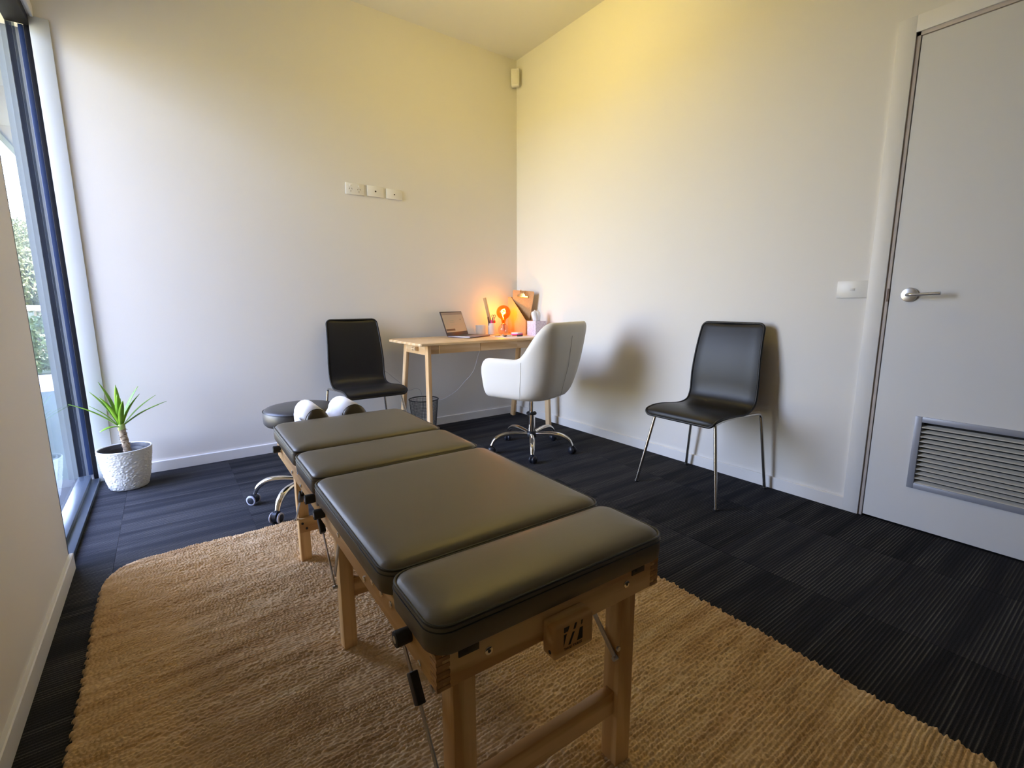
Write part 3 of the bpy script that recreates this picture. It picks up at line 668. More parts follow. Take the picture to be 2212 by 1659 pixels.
# ------------------------------------------------------------------ black leather chairs
def make_chair(label):
    t = thing('dining_chair', label, 'chair', (0, 0, 0), 0, 'black leather side chairs with chrome legs')
    # side profile (y forward, z up) of the shell centre line, from front lip to top of back
    prof = [(.475, .402), (.470, .418), (.452, .432), (.40, .441), (.33, .440), (.26, .433), (.19, .428), (.135, .432), (.095, .450), (.074, .485), (.066, .53), (.062, .60), (.054, .68), (.040, .76), (.022, .83), (.004, .888)]
    pts = catmull([(0, y, z) for y, z in prof], 3)
    def refine(P_):
        a, b = P_[0], P_[1]; c, d = P_[-2], P_[-1]
        return [a]+[a.lerp(P_[2], f) for f in (.06, .14, .26, .42, .65)]+P_[2:-3]+[P_[-4].lerp(d, f) for f in (.30, .48, .62, .74, .84, .92, .97)]+[d]
    pts = refine(pts); N = len(pts); rings = []; n = 14
    L = [0]
    for i in range(1, N): L.append(L[-1]+(pts[i]-pts[i-1]).length)
    T = L[-1]
    def half(s):
        u = s/T
        # seat front .21, pinch at bend .198, back .185 at the top
        w_ = .206 - .012*max(0, 1-abs(u-.45)/.2) - .026*max(0, (u-.5)/.5)
        for e, rr in ((s, .035), (T-s, .030)):
            if e < rr: w_ -= rr-math.sqrt(max(rr*rr-(rr-e)**2, 0))
        return w_
    top = []; bot = []; rim = []
    for i, p in enumerate(pts):
        d = (pts[min(i+1, N-1)]-pts[max(i-1, 0)]).normalized(); nrm = Vector((0, -d.z, d.y))
        pass
        # normal towards the sitter: up on the seat, forward on the back
        nrm = Vector((0, abs(d.z) if i > 3 else d.z and -d.z*-1, abs(d.y)))
        if i <= 3: nrm = Vector((0, d.z, -d.y)).normalized() if d.z > 0 else nrm
        h = half(L[i]); u = L[i]/T
        cup = .012*max(0, min(1, (u-.35)/.25)); th = .020*min(1, .35+min(L[i], T-L[i])/.03)
        ring = []
        M_ = 15
        for k in range(M_):
            f = -1+2*k/(M_-1); x = f*h; pad = (1-abs(f)**8)*th*.5 + .0005
            if abs(f) > .86: pad *= .80
            ring.append(Vector((x, p.y, p.z))+nrm*(cup*(f*f-.5)+pad))
        for k in range(M_):
            f = 1-2*k/(M_-1); x = f*h; ring.append(Vector((x, p.y, p.z))+nrm*(cup*(f*f-.5)-(1-abs(f)**8)*th*.5-.0005))
        rings.append(ring); rim.append((h, p, nrm, cup))
    sh = G().loft(rings).done('seat_shell', m_black_lea, t, smooth=70)
    # raised welt running around the edge
    path = [Vector((r[0]-.002, r[1].y, r[1].z))+r[2]*(r[3]*.5) for r in rim] + [Vector((-r[0]+.002, r[1].y, r[1].z))+r[2]*(r[3]*.5) for r in rim[::-1]]
    G().tube(path, .0062, 8, closed=True).done('edge_welt', m_black_lea, t, smooth=60)
    for sx in (-1, 1):
        x0 = sx*.175
        rail = catmull([(x0, .415, .405), (x0, .33, .416), (x0, .20, .414), (x0+sx*.01, .12, .413), (x0+sx*.022, .05, .413), (x0+sx*.026, .032, .408), (x0+sx*.028, .024, .392)], 6)
        G().tube(rail, .0075, 10).done('side_rail', m_tube, t, smooth=60)
        for nm, a, b in (('leg', (x0, .415, .408), (sx*.243, .476, .006)), ('leg', (x0+sx*.028, .024, .396), (sx*.243, .002, .006))):
            lg = G().tube([a, tuple((Vector(a)+Vector(b))/2), b], .0083, 12).done(nm, m_tube, t, smooth=60)
            G().cyl((b[0], b[1], .0), (b[0], b[1], .007), .012, n=16).done('foot_cap', m_black_pl, lg)
    G().cyl((-.172, .33, .410), (.172, .33, .410), .0075, n=10).cyl((-.175, .12, .408), (.175, .12, .408), .0075, n=10).done('cross_bar', m_tube, t)
    return t
ch = make_chair('black leather chair with chrome legs against the wall near the door')
ch.location = (-.045, -2.082, 0); ch.rotation_euler = (0, 0, PI/2)
dup(ch, (-1.515, -.045, 0), PI, 'black leather chair with chrome legs left of the wooden desk')

# ------------------------------------------------------------------ cream office chair
oc = thing('office_chair', 'cream upholstered swivel armchair on chrome base at the desk', 'chair', (-.635, -1.02, 0), math.radians(107-90))
star_base(oc, .290, .118, 233-17, 'ball', .034)
G().cyl((0, 0, .12), (0, 0, .262), .0245, n=28).done('lift_sleeve', m_chrome, oc)
G().lathe([(.020, .250), (.034, .254), (.036, .262), (.030, .270), (.018, .272)], n=24).done('lift_collar', m_black_pl, oc, smooth=40)
G().cyl((0, 0, .26), (0, 0, .40), .0165, n=24).done('gas_lift', m_chrome, oc)
G().box(-.09, .09, -.09, .09, .372, .392, .004).done('seat_plate', m_black_pl, oc)
G().tube(catmull([(.05, -.02, .380), (.15, -.05, .372), (.205, -.06, .368), (.235, -.068, .352)], 5), .006, 8).done('tilt_lever', m_black_pl, oc)
def office_shell():
    # t runs around the plan from the left arm front, round the back, to the right arm front
    K = 48; rings = []
    def plan(t, v, inset):
        """t in [-1,1]; v height fraction 0..1 (0 bottom); returns x,y on the U shaped plan"""
        Wd = (.236+.062*v) - inset; Df = (.232+.048*v); Db = (.222+.062*min(v, .45)/.45+.036*max(0, v-.45)/.55) - inset
        r_ = .150-.3*inset
        # path length pieces: side straight, corner arc, back straight
        ls = Df+Db-r_; la = PI/2*r_; lb = Wd-r_
        tot = ls+la+lb; s_ = abs(t)*tot; sg = 1 if t > 0 else -1
        if s_ <= lb: x, y = s_, -Db
        elif s_ <= lb+la:
            a = (s_-lb)/r_; x, y = Wd-r_+r_*math.sin(a), -Db+r_-r_*math.cos(a)
        else: x, y = Wd, -Db+r_+(s_-lb-la)
        return x*sg, y
    def ztop(t):
        a = abs(t)      # 0 at back centre, 1 at arm front
        zb, za = .888, .652
        e = min(1, max(0, (a-.26)/.30)); e = e*e*(3-2*e)
        z = zb*(1-e)+za*e
        if a > .86: z -= .085*((a-.86)/.14)**2.6
        return z
    for i in range(K+1):
        t = -1+2*i/K; zt = ztop(t); zb_ = .385
        th = .048 if abs(t) < .9 else .048*math.sqrt(max(.05, 1-((abs(t)-.9)/.105)**2))
        ring = []
        vmax = (zt-.385)/.50
        mid = .5*th
        # outer wall upward
        for q in (0, .06, .16, .35, .55, .75, .90, .97):
            z = zb_+(zt-zb_)*q; v = (z-.385)/.5; ins = (.036 if q == 0 else .012 if q == .06 else .002 if q == .16 else 0)
            if q == .97: ins += .006
            x, y = plan(t, v, ins + (.048-th)/2); ring.append(Vector((x, y, z + (0 if q else -.004))))
        x, y = plan(t, vmax, (.048-th)/2+th*.5); ring.append(Vector((x, y, zt+.006)))
        for q in (.96, .80, .55, .35):
            z = zb_+(zt-zb_)*q; x, y = plan(t, (z-.385)/.5, (.048-th)/2+th*(1 if q < .95 else .93)); ring.append(Vector((x, y, z)))
        for q in (.2, .08): 
            z = zb_+(zt-zb_)*q; x, y = plan(t, (z-.385)/.5, (.048-th)/2+th*1.1); ring.append(Vector((x, y, z)))
        rings.append(ring)
    return G().loft(rings).done('shell', m_white_uph, oc, smooth=180, sub=1), plan
sh, plan = office_shell()
# closed underside and seat cushion
rings = []
for ins, z in ((.170, .370), (.120, .371), (.086, .374), (.064, .379), (.056, .386), (.058, .400), (.065, .43)):
    rg = []
    for i in range(49):
        x, y = plan(-1+2*i/48, max(0, (z-.385)/.5), ins); y = min(y, .268-ins*.8) if y > 0 else y; rg.append(Vector((x, y, z)))
    rings.append(rg)
G().loft(rings).done('seat_base', m_white_uph, oc, smooth=180)
rings = [rring(-.190+i, .190-i, -.165+i, .262-i, max(.03, .10-i), z, 6) for i, z in ((.02, .405), (.003, .42), (0, .445), (.004, .470), (.02, .486), (.06, .493), (.11, .495))]
G().loft(rings).done('seat_cushion', m_white_uph, oc, smooth=180)
# seams on the outside
def seam(tt, z0, z1, nm='seam'):
    pts = []
    for k in range(12):
        z = z0+(z1-z0)*k/11; x, y = plan(tt, (z-.385)/.5, -.0008); pts.append((x, y, z))
    G().tube(pts, .0009, 6).done(nm, m_seam, oc)
seam(.0, .40, .80); seam(-.52, .39, .64); seam(.52, .39, .64)

# ------------------------------------------------------------------ desk
DX0, DX1, DYF, DYB, DZ = -1.262, -.055, -.632, -.045, .740
desk = thing('desk', 'light pine writing desk with splayed legs in the corner', 'desk')
def rr2(x0, x1, y0, y1, rs):
    out = []
    for (cx, cy, a0), r in zip(((x1, y1, 0), (x0, y1, PI/2), (x0, y0, PI), (x1, y0, 3*PI/2)), rs):
        sx = -1 if cx == x1 else 1; sy = -1 if cy == y1 else 1
        for k in range(7): a = a0+k*PI/12; out.append((cx+sx*r+r*math.cos(a), cy+sy*r+r*math.sin(a)))
    return out
G().prism(rr2(DX0, DX1, DYF, DYB, (.07, .07, .018, .018)), 'z', DZ-.018, DZ, .004).done('desktop', m_desk['X'], desk, smooth=40)
for xa in (DX0+.093, DX1-.075):
    s = 1 if xa > -.6 else -1
    inner = xa - s*.0
    for (ya, yb) in ((DYF+.045, DYF+.062 if s < 0 else DYF+.075), (DYB-.115, DYB-.055)):
        if ya < -.3: a, b = (xa, DYF+.075, DZ-.018), (xa+s*.018, DYF+.045, 0)
        else: a, b = (xa, DYB-.165, DZ-.018), (xa+s*.014, DYB-.045, 0)
        G().beam(a, b, .026, .046, bev=.003).done('leg', m_desk['Z'], desk)
    G().box(xa-.012, xa+.012, DYF+.09, DYB-.15, DZ-.088, DZ-.018, .002).done('side_rail', m_desk['Y'], desk)
G().box(DX0+.105, DX1-.09, DYF+.060, DYF+.078, DZ-.080, DZ-.0185, .0015).done('front_rail', m_desk['X'], desk)
dw0, dw1 = DX0+.165, DX0+.165+.30
for k in range(2):
    a = DX0+.168+k*.335
    G().box(a, a+.331, DYF+.052, DYF+.064, DZ-.078, DZ-.0215, .001).done('drawer', m_desk['X'], desk)
G().box(DX0+.105, DX1-.09, DYB-.18, DYB-.162, DZ-.07, DZ-.0185, .0015).done('back_rail', m_desk['X'], desk)
kx, ky, kz = DX0+.072, -.372, DZ-.052
G().cyl((kx+.012, ky, kz), (kx-.004, ky, kz), .005, n=12).sphere((kx-.008, ky, kz), .0125).cyl((kx-.008, ky-.006, kz), (kx-.008, ky-.062, kz+.003), .0075, .0155, 20, .002).done('hook_peg', m_desk['X'], desk, smooth=50)

# laptop
lap = thing('laptop', 'open dark laptop with a grey web page on screen', 'laptop', (-.700, -.155, DZ), math.radians(27))
LW, LD, LH = .305, .205, .20
G().box(-LW/2, LW/2, -LD, 0, .003, .013, .003).done('base', mat('laptop_body', (.28, .24, .26), .35, .7), lap)
G().box(-LW/2+.02, LW/2-.02, -.115, -.015, .0125, .0138, .001).done('keyboard', m_black_pl, lap)
G().box(-.05, .05, -.19, -.125, .0126, .0134).done('trackpad', mat('trackpad', (.2, .18, .2), .4), lap)
Ml = Matrix.Translation((0, .002, .010)) @ Matrix.Rotation(math.radians(-20), 4, 'X')
lid = G().box(-LW/2, LW/2, -.001, .005, 0, LH, .003, M=Ml).done('lid', mat('laptop_lid', (.045, .030, .028), .35), lap)
G().box(-LW/2+.009, LW/2-.009, -.0022, -.001, .030, LH-.010, M=Ml).done('screen', emis('screen_page', (.20, .17, .125), .55), lid, smooth=None)
G().box(-LW/2+.012, LW/2-.012, -.0027, -.0022, LH-.028, LH-.014, M=Ml).done('browser_bar', emis('screen_bar', (.15, .12, .10), .4), lid, smooth=None)
G().box(-LW/2+.012, -.02, -.0027, -.0022, .040, .056, M=Ml).done('taskbar', emis('screen_dark', (.05, .035, .03), .1), lid, smooth=None)
G().box(-.055, -.005, -.0027, -.0022, .120, .124, M=Ml).box(-.06, .0, -.0027, -.0022, .108, .111, M=Ml).box(-.06, .03, -.0027, -.0022, .085, .0865, M=Ml).done('page_text', emis('screen_text', (.16, .19, .13), .2), lid, smooth=None)
G().cyl(Ml @ Vector((.095, -.0022, .130)), Ml @ Vector((.095, -.0028, .130)), .005, n=14).done('page_icon', emis('screen_icon', (.10, .08, .06), .1), lid)

# candle tumbler
cd = thing('candle_tumbler', 'plain white round candle tumbler between laptop and pen cup', 'candle', (-.437, -.072, DZ))
G().lathe([(.038, 0), (.0415, .003), (.043, .02), (.044, .080), (.0425, .080), (.041, .066), (.0, .066)], n=40, cap1=False).done('tumbler', mat('glazed_white', (.80, .82, .78), .3), cd, smooth=50)
G().cyl((0, 0, .066), (0, 0, .074), .001, n=6).done('wick', m_black_pl, cd)
# pen cup and its contents
pc = (-.348, -.108)
cup = G().lathe([(.028, 0), (.0325, .003), (.0335, .02), (.0335, .095), (.0315, .096), (.0300, .094), (.0300, .006), (0, .006)], (0, 0, 0), 40, cap1=False).done('pen_cup', mat('ribbed_white', (.80, .78, .74), .5), smooth=50)
cup.location = (pc[0], pc[1], DZ); tag(cup, 'white round pen cup filled with pens and a wooden ruler', 'cup')
def stick(name, label, cat, a, b, r_, col, group=None, rough=.4, n=10, flat=None):
    a, b = Vector(a), Vector(b)
    mm = mat(name+'_mat', col, rough)
    if flat: o = G().beam((0, 0, 0), b-a, flat[0], flat[1], side=Vector((.8, -.6, 0)), bev=.0004).done(name, mm)
    else: o = G().tube([(0, 0, 0), tuple((b-a)*.96), tuple(b-a)], r_, n, rs=[r_, r_, r_*.45]).done(name, mm, smooth=60)
    o.location = a; return tag(o, label, cat, group)
C0 = Vector((pc[0], pc[1], DZ))
rul = stick('ruler', 'long wooden ruler leaning out of the white pen cup', 'ruler', C0+Vector((.004, -.006, .012)), C0+Vector((-.045, .040, .308)), .01, (.62, .38, .17), flat=(.028, .0025))
stick('marker', 'brown marker pen standing at the left of the cup', 'marker', C0+Vector((-.016, -.002, .02)), C0+Vector((-.040, -.004, .150)), .0075, (.10, .035, .015))
stick('marker', 'magenta marker pen in the pen cup', 'marker', C0+Vector((-.008, -.014, .01)), C0+Vector((-.016, -.020, .122)), .0085, (.75, .04, .28))
stick('marker', 'red marker pen at the right of the cup', 'marker', C0+Vector((.012, -.012, .01)), C0+Vector((.018, -.016, .120)), .0095, (.80, .03, .01))
stick('pen', 'dark blue pen in the pen cup', 'pen', C0+Vector((0, -.005, .01)), C0+Vector((-.006, -.022, .142)), .004, (.03, .03, .08))
stick('pen', 'black pen standing upright in the pen cup', 'pen', C0+Vector((.008, 0, .01)), C0+Vector((.022, -.012, .146)), .004, (.02, .02, .02))
stick('pen', 'pale silver pen in the pen cup', 'pen', C0+Vector((-.004, .004, .01)), C0+Vector((.010, -.018, .152)), .0035, (.5, .45, .42))
sc = thing('scissors', 'small scissors with dark loop handles in the pen cup', 'scissors', C0)
for sgn in (-1, 1):
    G().tube([(.010+sgn*.010+.0095*math.cos(a), -.016, .155+.011*math.sin(a)) for a in np.linspace(0, 2*PI, 17)[:-1]], .0022, 6, closed=True).done('handle', m_rubber, sc)
    G().beam((.010-sgn*.002, -.014, .02), (.010+sgn*.006, -.016, .146), .006, .001, bev=0).done('blade', m_steel, sc)

# globe lamp
lp = thing('globe_lamp', 'amber globe bulb glowing on a round clear glass base', 'lamp', (-.262, -.160, DZ))
G().lathe([(.022, .001), (.036, .006), (.0455, .022), (.0475, .042), (.043, .062), (.032, .077), (.021, .084), (.0185, .090)], n=40, cap1=False).done('glass_base', m_clearg, lp, smooth=180)
G().lathe([(.012, .030), (.015, .034), (.015, .088), (.012, .092)], n=24).done('bulb_socket', mat('copper_socket', (.72, .40, .28), .3, .8), lp)
G().lathe([(.021, .082), (.023, .084), (.023, .089), (.021, .091)], n=24).done('collar', mat('copper_collar', (.60, .25, .10), .3, .8), lp)
bc, br = .186, .0600
prf = [(.014, .092), (.016, .104), (.0185, .118)] + [(br*math.sin(a), bc-br*math.cos(a)) for a in np.linspace(.42, PI-.001, 22)]
G().lathe(prf, n=48, cap0=False).done('bulb', m_amber, lp, smooth=180)
g = G(); 
loop = []
for k in range(49):
    a = k/48*2*PI; loop.append((.017*math.cos(a)*(1+.35*math.sin(3*a)), .010*math.sin(2*a), bc+.008+.022*math.sin(a)*(1+.2*math.cos(2*a))))
g.tube(loop[:-1], .0026, 8, closed=True)
g.tube(catmull([(0, 0, bc-.050), (-.006, .004, bc-.02), (.008, -.004, bc-.005), (-.014, .004, bc+.012), (.012, 0, bc+.028)], 8), .0026, 8)
g.done('filament', m_filament, lp)
G().cyl((0, 0, .092), (0, 0, bc-.045), .004, .0025, 10).done('filament_stem', m_amber, lp)
pl = bpy.data.lights.new('bulb_light', 'POINT'); plo = bpy.data.objects.new('bulb_light', pl); COL.objects.link(plo); plo.location = (-.262, -.160, DZ+bc)
pl.energy = 1.6; pl.color = (1, .62, .22); pl.shadow_soft_size = .022

# magazine file with clipboard
mf = thing('magazine_file', 'kraft cardboard magazine file standing in the corner', 'magazine file', (0, 0, DZ))
fx0, fx1, fy0, fy1, ft, fh0, fh1 = -.150, -.062, -.325, -.070, .003, .120, .315
poly = [(fy0, 0), (fy1, 0), (fy1, fh1), (fy1-.045, fh1), (fy0, fh0)]
G().prism(poly, 'x', fx0, fx0+ft).done('side_panel', m_kraft, mf, smooth=None); G().prism(poly, 'x', fx1-ft, fx1).done('side_panel', m_kraft, mf, smooth=None)
G().box(fx0+ft, fx1-ft, fy1-ft, fy1, 0, fh1).done('back_panel', m_kraft, mf, smooth=None)
G().box(fx0+ft, fx1-ft, fy0, fy0+ft, 0, fh0).done('front_panel', m_kraft, mf, smooth=None)
G().box(fx0+ft, fx1-ft, fy0+ft, fy1-ft, 0, ft).done('bottom_panel', m_kraft, mf, smooth=None)
cb = thing('clipboard', 'brown clipboard with gold clip leaning inside the magazine file', 'clipboard', (-.112, -.200, DZ+.010), math.radians(-66)); cb.rotation_euler = (0, math.radians(5), math.radians(-66))
Mc = Matrix.Rotation(math.radians(-4), 4, 'X')
G().prism([(-.085, 0.03), (.07, .012), (.105, .35), (.097, .358), (-.097, .358), (-.105, .35)], 'y', -.0015, .0015).done('board', m_kraft, cb, smooth=None)
mgold = mat('brass_clip', (.70, .42, .16), .28, 1.0)
G().box(-.055, .055, -.010, -.0015, .300, .318, .003).prism([(-.03, .315), (.03, .315), (.016, .338), (-.016, .338)], 'y', -.014, -.004, .001).done('clip', mgold, cb)
for k, (dx, dz, r_) in enumerate(((-.022, .352, .4), (.026, .346, -.3), (.006, .338, .9), (.04, .335, -.7))):
    pt = [(dx+.007*math.cos(a)*1.0, -.010-.003*k, dz+.013*math.sin(a)) for a in np.linspace(0, 2*PI, 15)[:-1]]
    o = G().tube(pt, .0016, 6, closed=True).done('clip_wire', mgold, cb)
# sheet of card behind the clipboard, tapering view comes from its folded shape
# tissue box
tb = thing('tissue_box', 'lilac patterned cube tissue box at the right of the desk', 'tissue box', (-.135, -.453, DZ), 0)
m_lilac = mat('lilac_box', (.72, .62, .74), .6); vo = nd(m_lilac, 'ShaderNodeTexVoronoi'); vo.inputs['Scale'].default_value = 130; lk(m_lilac, coords(m_lilac), vo.inputs['Vector'])
lk(m_lilac, ramp(m_lilac, vo.outputs['Distance'], [(.2, (.55, .42, .58)), (.55, (.80, .72, .83))]), P(m_lilac).inputs['Base Color'])
G().box(-.056, .056, -.056, .056, 0, .118, .0015).done('box', m_lilac, tb)
G().lathe([(.036, .1185), (.036, .1192), (.018, .1192)], n=28, cap0=False, cap1=False).done('opening_rim', mat('opening', (.5, .45, .52), .6), tb)
rings = []
for k in range(9):
    z = .117+.085*(k/8)**.85; rr = (.021+.005*math.sin(PI*k/8))*(1 if k < 7 else .85 if k == 7 else .45); ring = []
    for q in range(36):
        a = 2*PI*q/36; f = 1+.16*math.sin(5*a+.3*k)*(.5+k/12)+.07*math.sin(11*a); ring.append(Vector((rr*f*math.cos(a)*1.55-.004*k/3, rr*f*math.sin(a)*.95, z+(.006*math.sin(2*a+1)+.002*math.sin(7*a) if k == 8 else 0))))
    rings.append(ring)
o = G().loft(rings, True, True).done('tissue', m_paper_roll, None, smooth=180); o.location = (-.135, -.453, DZ); tag(o, 'white tissue pulled up out of the lilac box', 'tissue')
# sticky notes
for k, (z0, z1, c, lb, sx) in enumerate(((0, .014, (.85, .10, .32), 'bright pink sticky note block under the white one', .040), (.0142, .024, (.82, .80, .84), 'white sticky note block on top of the pink block', .036))):
    o = G().box(-sx, sx, -.032, .032, z0, z1, .0006, 1).done('sticky_notes', mat('note%d' % k, c, .7)); o.location = (-.262, -.352, DZ+.0015); o.rotation_euler = (0, 0, math.radians(14+6*k)); tag(o, lb, 'sticky notes')
# papers
for k, (x, y, a, z, lb) in enumerate(((-.375, -.470, 2, .0006, 'white paper sheet lying on the desk front under the pens'), (-.150, -.535, -4, .0010, 'white paper sheet lying under the tissue box corner'))):
    hx, hy2 = ((.125, .142), (.105, .07))[k]
    o = G().box(-hx, hx, -hy2, hy2, 0, .0008).done('paper_sheet', mat('paper%d' % k, (.84, .82, .88), .7), smooth=None); o.location = (x, y, DZ+z-.0005); o.rotation_euler = (0, 0, math.radians(a)); tag(o, lb, 'paper')
def lying(name, label, x, y, ang, L_, r_, col, z=.0013):
    o = G().tube([(-L_/2, 0, 0), (L_/2*.9, 0, 0), (L_/2, 0, 0)], r_, 10, rs=[r_, r_, r_*.4]).done(name, mat(name+'_l', col, .4), smooth=60)
    o.location = (x, y, DZ+z+r_); o.rotation_euler = (0, 0, math.radians(ang)); return tag(o, label, name)
lying('marker', 'short black marker lying on the white paper', -.318, -.468, 8, .055, .0065, (.02, .015, .03))
lying('marker', 'dark marker lying left of the white cap', -.432, -.425, 30, .045, .006, (.06, .02, .02))
lying('marker', 'white marker lying between the two dark markers', -.388, -.425, 5, .05, .006, (.80, .74, .70))
lying('pen', 'brown pencil lying behind the paper by the lamp', -.440, -.330, 20, .070, .0035, (.16, .07, .03), .0)
lying('pen', 'orange pen lying in front of the pink sticky notes', -.315, -.412, -6, .085, .0045, (.90, .16, .04), .0)
o = G().sphere((0, 0, .0085), .0085, sc=(1.3, 1, 1)).done('pebble', mat('peach_pebble', (.70, .42, .26), .5), smooth=180); o.location = (-.415, -.372, DZ+.001); tag(o, 'small peach pebble on the desk before the lamp', 'pebble')

# ------------------------------------------------------------------ waste bin (wire mesh)
bn = thing('wire_bin', 'round black wire mesh waste bin under the desk', 'waste bin', (-1.045, -.200, 0))
def bin_mesh():
    g = G(); n = 56
    for k in range(n):
        a = 2*PI*k/n; g.tube([(.085*math.cos(a), .085*math.sin(a), .012), (.110*math.cos(a), .110*math.sin(a), .272)], .0012, 4, cap=False)
    for q in range(1, 22):
        z = .012+.26*q/22; r_ = .085+.025*q/22; g.tube([(r_*math.cos(a), r_*math.sin(a), z) for a in np.linspace(0, 2*PI, 41)[:-1]], .0009, 4, closed=True)
    return g
bin_mesh().done('mesh_wall', m_black_pl, bn)
G().tube([(.1115*math.cos(a), .1115*math.sin(a), .276) for a in np.linspace(0, 2*PI, 57)[:-1]], .0042, 8, closed=True).done('rim', m_black_pl, bn)
G().lathe([(.088, 0), (.088, .014), (.083, .014), (.083, .003)], n=40, cap1=True).done('bin_base', m_black_pl, bn)

# ------------------------------------------------------------------ cables
mcab = mat('white_cable', (.78, .78, .84), .4)
pts = catmull([(-.405, -.05, .66), (-.44, -.03, .56), (-.47, -.024, .46), (-.51, -.024, .40), (-.585, -.024, .335), (-.655, -.024, .275), (-.735, -.024, .235), (-.80, -.024, .215), (-.88, -.026, .225), (-.93, -.026, .250)], 7)
o = G().tube(pts, .0022, 6).done('power_cord', mcab, lp, smooth=60); o.location = -lp.location; o['label'] = 'thin white cord hanging behind the desk'
mcab2 = mat('grey_cable', (.42, .41, .43), .5)
pts = catmull([(-1.36, -.014, .560), (-1.30, -.014, .512), (-1.255, -.014, .480), (-1.20, -.014, .430), (-1.15, -.018, .385), (-1.10, -.022, .330), (-1.06, -.022, .325), (-1.035, -.024, .335), (-1.005, -.026, .325), (-.985, -.03, .295), (-.98, -.05, .20), (-.975, -.055, .05), (-.96, -.05, .006)], 7)
o = G().tube(pts, .0018, 6).done('wall_cable', mcab2, smooth=60); tag(o, 'thin grey cable running down the wall behind the waste bin', 'cable')

# ------------------------------------------------------------------ wall fittings
def plate(name, lab_, cat, x0, x1, z0, z1, grp=None):
    t = thing(name, lab_, cat, ((x0+x1)/2, 0, (z0+z1)/2), 0, grp); w_, h_ = (x1-x0)/2, (z1-z0)/2
    G().box(-w_, w_, -.009, 0, -h_, h_, .002).done('face_plate', m_white_pl, t); return t
m_hole = mat('socket_hole', (.05, .035, .025), .7)
t = plate('power_outlet', 'double power outlet, leftmost of the three white wall plates', 'outlet', -1.488, -1.358, 1.760, 1.836)
for c in (-.030, .028):
    G().box(c-.006, c+.006, -.013, -.008, .016, .028, .001).done('rocker_switch', m_white_pl, t)
    for dx, dz, a in ((-.008, .000, .5), (.008, .000, -.5), (0, -.016, 0)):
        M_ = Matrix.Translation((c+dx, -.0092, dz)) @ Matrix.Rotation(a, 4, 'Y'); G().box(-.0012, .0012, -.0004, .0004, -.005, .005, M=M_).done('pin_slot', m_hole, t)
t = plate('cable_plate', 'white wall plate with a large dark hole, middle of three', 'wall plate', -1.335, -1.214, 1.764, 1.837)
G().cyl((0, -.0085, .0), (0, -.0098, .0), .0062, n=20).done('cable_hole', m_hole, t)
t = plate('cable_plate', 'white wall plate with a small dark socket, rightmost of three', 'wall plate', -1.193, -1.071, 1.762, 1.833)
G().cyl((0, -.0085, -.002), (0, -.0105, -.002), .0048, n=20).done('aerial_socket', m_hole, t)
t = thing('light_switch', 'white light switch plate beside the door', 'light switch', (0, -2.622, 1.058))
G().box(-.009, 0, -.064, .064, -.0385, .0385, .002).done('face_plate', m_white_pl, t)
G().box(-.0102, -.008, -.010, .010, -.006, .006, .001).done('rocker', mat('rocker_grey', (.66, .65, .63), .4), t)
t = thing('motion_sensor', 'white motion sensor mounted high in the wall corner', 'sensor', (-.036, -.036, 2.84), math.radians(45))
G().box(-.0, .036, -.034, .034, -.068, .066, .008, 3, M=Matrix.Rotation(PI, 4, 'Z')).done('housing', m_white_pl, t)
G().box(-.040, -.034, -.026, .026, -.052, .052, .004, 2).done('lens', mat('sensor_lens', (.78, .76, .72), .5), t)
G().box(-.002, .030, -.018, .018, -.05, .05).done('bracket', m_white_pl, t)

# ------------------------------------------------------------------ potted yucca
PX, PY = -2.852, -.205
yu = thing('potted_yucca', 'small green yucca in a white textured pot by the window', 'potted plant', (PX, PY, 0), 0)
def pot_mesh():
    n, mrow = 260, 84; R0, R1, Hh = .083, .1235, .222; V = []; Fc = []
    for j in range(mrow+1):
        q = j/mrow; z = .002+Hh*q; r_ = R0+(R1-R0)*(q**.62)
        for k in range(n):
            a = 2*PI*k/n; d_ = mnoise.voronoi(Vector((math.cos(a)*r_*62, math.sin(a)*r_*62, z*95)))[0]
            e = min(1, min(j, mrow-2-j)/2) if j < mrow-1 else 0
            rr = r_ + .0062*min(.7, max(0, (d_[1]-d_[0])))*max(0, e) - .0020*max(0, e)
            V.append((rr*math.cos(a), rr*math.sin(a), z))
    for j in range(mrow):
        for k in range(n): Fc.append((j*n+k, j*n+(k+1) % n, (j+1)*n+(k+1) % n, (j+1)*n+k))
    base = len(V); V.append((0, 0, .002)); Fc += [(base, (k+1) % n, k) for k in range(n)]
    for (r_, z) in ((R1-.003, .2255), (R1-.007, .225), (R1-.009, .219)):
        s_ = len(V)
        for k in range(n): V.append((r_*math.cos(2*PI*k/n), r_*math.sin(2*PI*k/n), z))
        pv = s_-n if z != .2255 else mrow*n
        if z == .2255: pv = mrow*n
        for k in range(n): Fc.append((pv+k, pv+(k+1) % n, s_+(k+1) % n, s_+k))
    me = bpy.data.meshes.new('pot'); me.from_pydata(V, [], Fc); me.materials.append(m_pot); me.polygons.foreach_set('use_smooth', [True]*len(Fc)); o = bpy.data.objects.new('pot', me); COL.objects.link(o); o.parent = yu; return o
pot_mesh()
G().lathe([(.1150, .221), (.112, .21), (.095, .12), (.06, .118), (0.001, .118)], n=60, cap0=False).done('pot_lining', m_potin, yu, smooth=60)
G().lathe([(.085, .12), (.100, .196), (.104, .199), (.104, .203), (.098, .203), (.094, .195), (.088, .150)], c=(-.004, -.004, 0), n=50, cap0=False, cap1=False).done('nursery_pot', m_nursery, yu, smooth=40)
G().lathe([(.089, .150), (.05, .156), (.001, .158)], c=(-.004, -.004, 0), n=40, cap0=False).done('soil', m_soil, yu, smooth=180)
tp = [(.014, 0, .150), (.011, 0, .20), (.006, 0, .26), (.001, 0, .32), (-.002, 0, .352)]
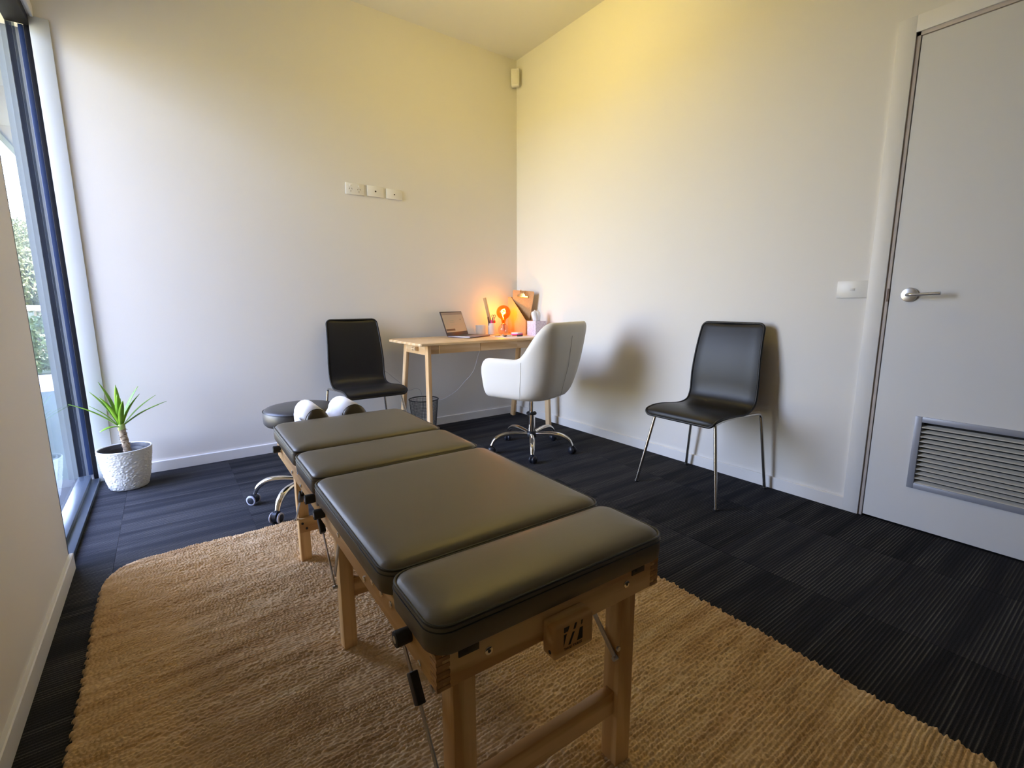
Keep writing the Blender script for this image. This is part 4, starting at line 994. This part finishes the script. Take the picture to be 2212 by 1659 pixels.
G().tube(catmull(tp, 6), .017, 16, rs=[.0185-.0035*min(1, i/24)+.0012*math.sin(i*2.1) for i in range(25)]).done('trunk', m_trunk, yu, smooth=60)
g = G(); rr_ = random.Random(3)
for k in range(60):
    z = rr_.uniform(.20, .345); a = rr_.uniform(0, 2*PI); x = .014-(z-.15)*.075; p = Vector((x+.0155*math.cos(a), .0155*math.sin(a), z)); d = Vector((math.cos(a), math.sin(a), rr_.uniform(-.3, .9)))*.008
    g.tube([p-d*.2, p+d], .0016, 4, rs=[.0022, .0006])
sc_ = g.done('trunk_scales', m_trunk, yu); sc_['kind'] = 'stuff'
G().lathe([(.0145, .318), (.017, .33), (.0165, .352), (.012, .366), (.004, .372)], n=20).done('crown_base', m_leafbase, yu, smooth=180)
# leaves: tip position relative to the pot centre (x sideways, y towards the room, z height)
vr = Vector((.9973, .073, 0)); vd = Vector((.073, -.9973, 0))
tips = [(-.197, .01, .497, .017), (-.112, -.04, .545, .018), (-.070, -.05, .592, .018), (-.072, .06, .525, .022), (-.001, .03, .580, .020), (.012, -.03, .495, .009), (.096, -.05, .551, .018), (.095, .04, .520, .021), (.168, -.03, .494, .012), (.172, .05, .450, .020), (.214, -.01, .455, .014), (-.090, .05, .338, .019), (-.12, .02, .480, .012), (.02, .10, .50, .018), (.0, .05, .53, .014)]
for k, (sx, sd_, tz, wd) in enumerate(tips):
    tip = vr*sx + vd*sd_ + Vector((0, 0, tz)); base_ = Vector((-.002, 0, .345)) + (vr*sx+vd*sd_).normalized()*.008
    dv = tip-base_; L_ = dv.length; nseg = 9
    side = dv.cross(Vector((0, 0, 1)) if abs(dv.normalized().z) < .97 else vd).normalized(); upn = side.cross(dv).normalized()
    if upn.z < 0: upn = -upn
    t = bmesh.new(); rows = []
    for q in range(nseg+1):
        s_ = q/nseg; c = base_+dv*s_ + upn*(.05*L_*math.sin(PI*s_) * (1.6 if k == 11 else 1))
        wf = wd*.70*(max(0, math.sin(PI*min(1, (s_*.86+.14))))**.75) if s_ < 1 else .0006
        if k in (9, 11): wf = max(wf, wd*.30) if s_ > .85 else wf
        rows.append([t.verts.new(c-side*wf+upn*wf*.35), t.verts.new(c-side*wf*.4), t.verts.new(c-upn*.0008), t.verts.new(c+side*wf*.4), t.verts.new(c+side*wf+upn*wf*.35)])
    for A_, B_ in zip(rows, rows[1:]):
        for i in range(4): t.faces.new((A_[i], A_[i+1], B_[i+1], B_[i]))
    g = G(); g._add(t); o = g.done('leaf', m_leaf, yu, smooth=180)
    md = o.modifiers.new('t', 'SOLIDIFY'); md.thickness = .0009
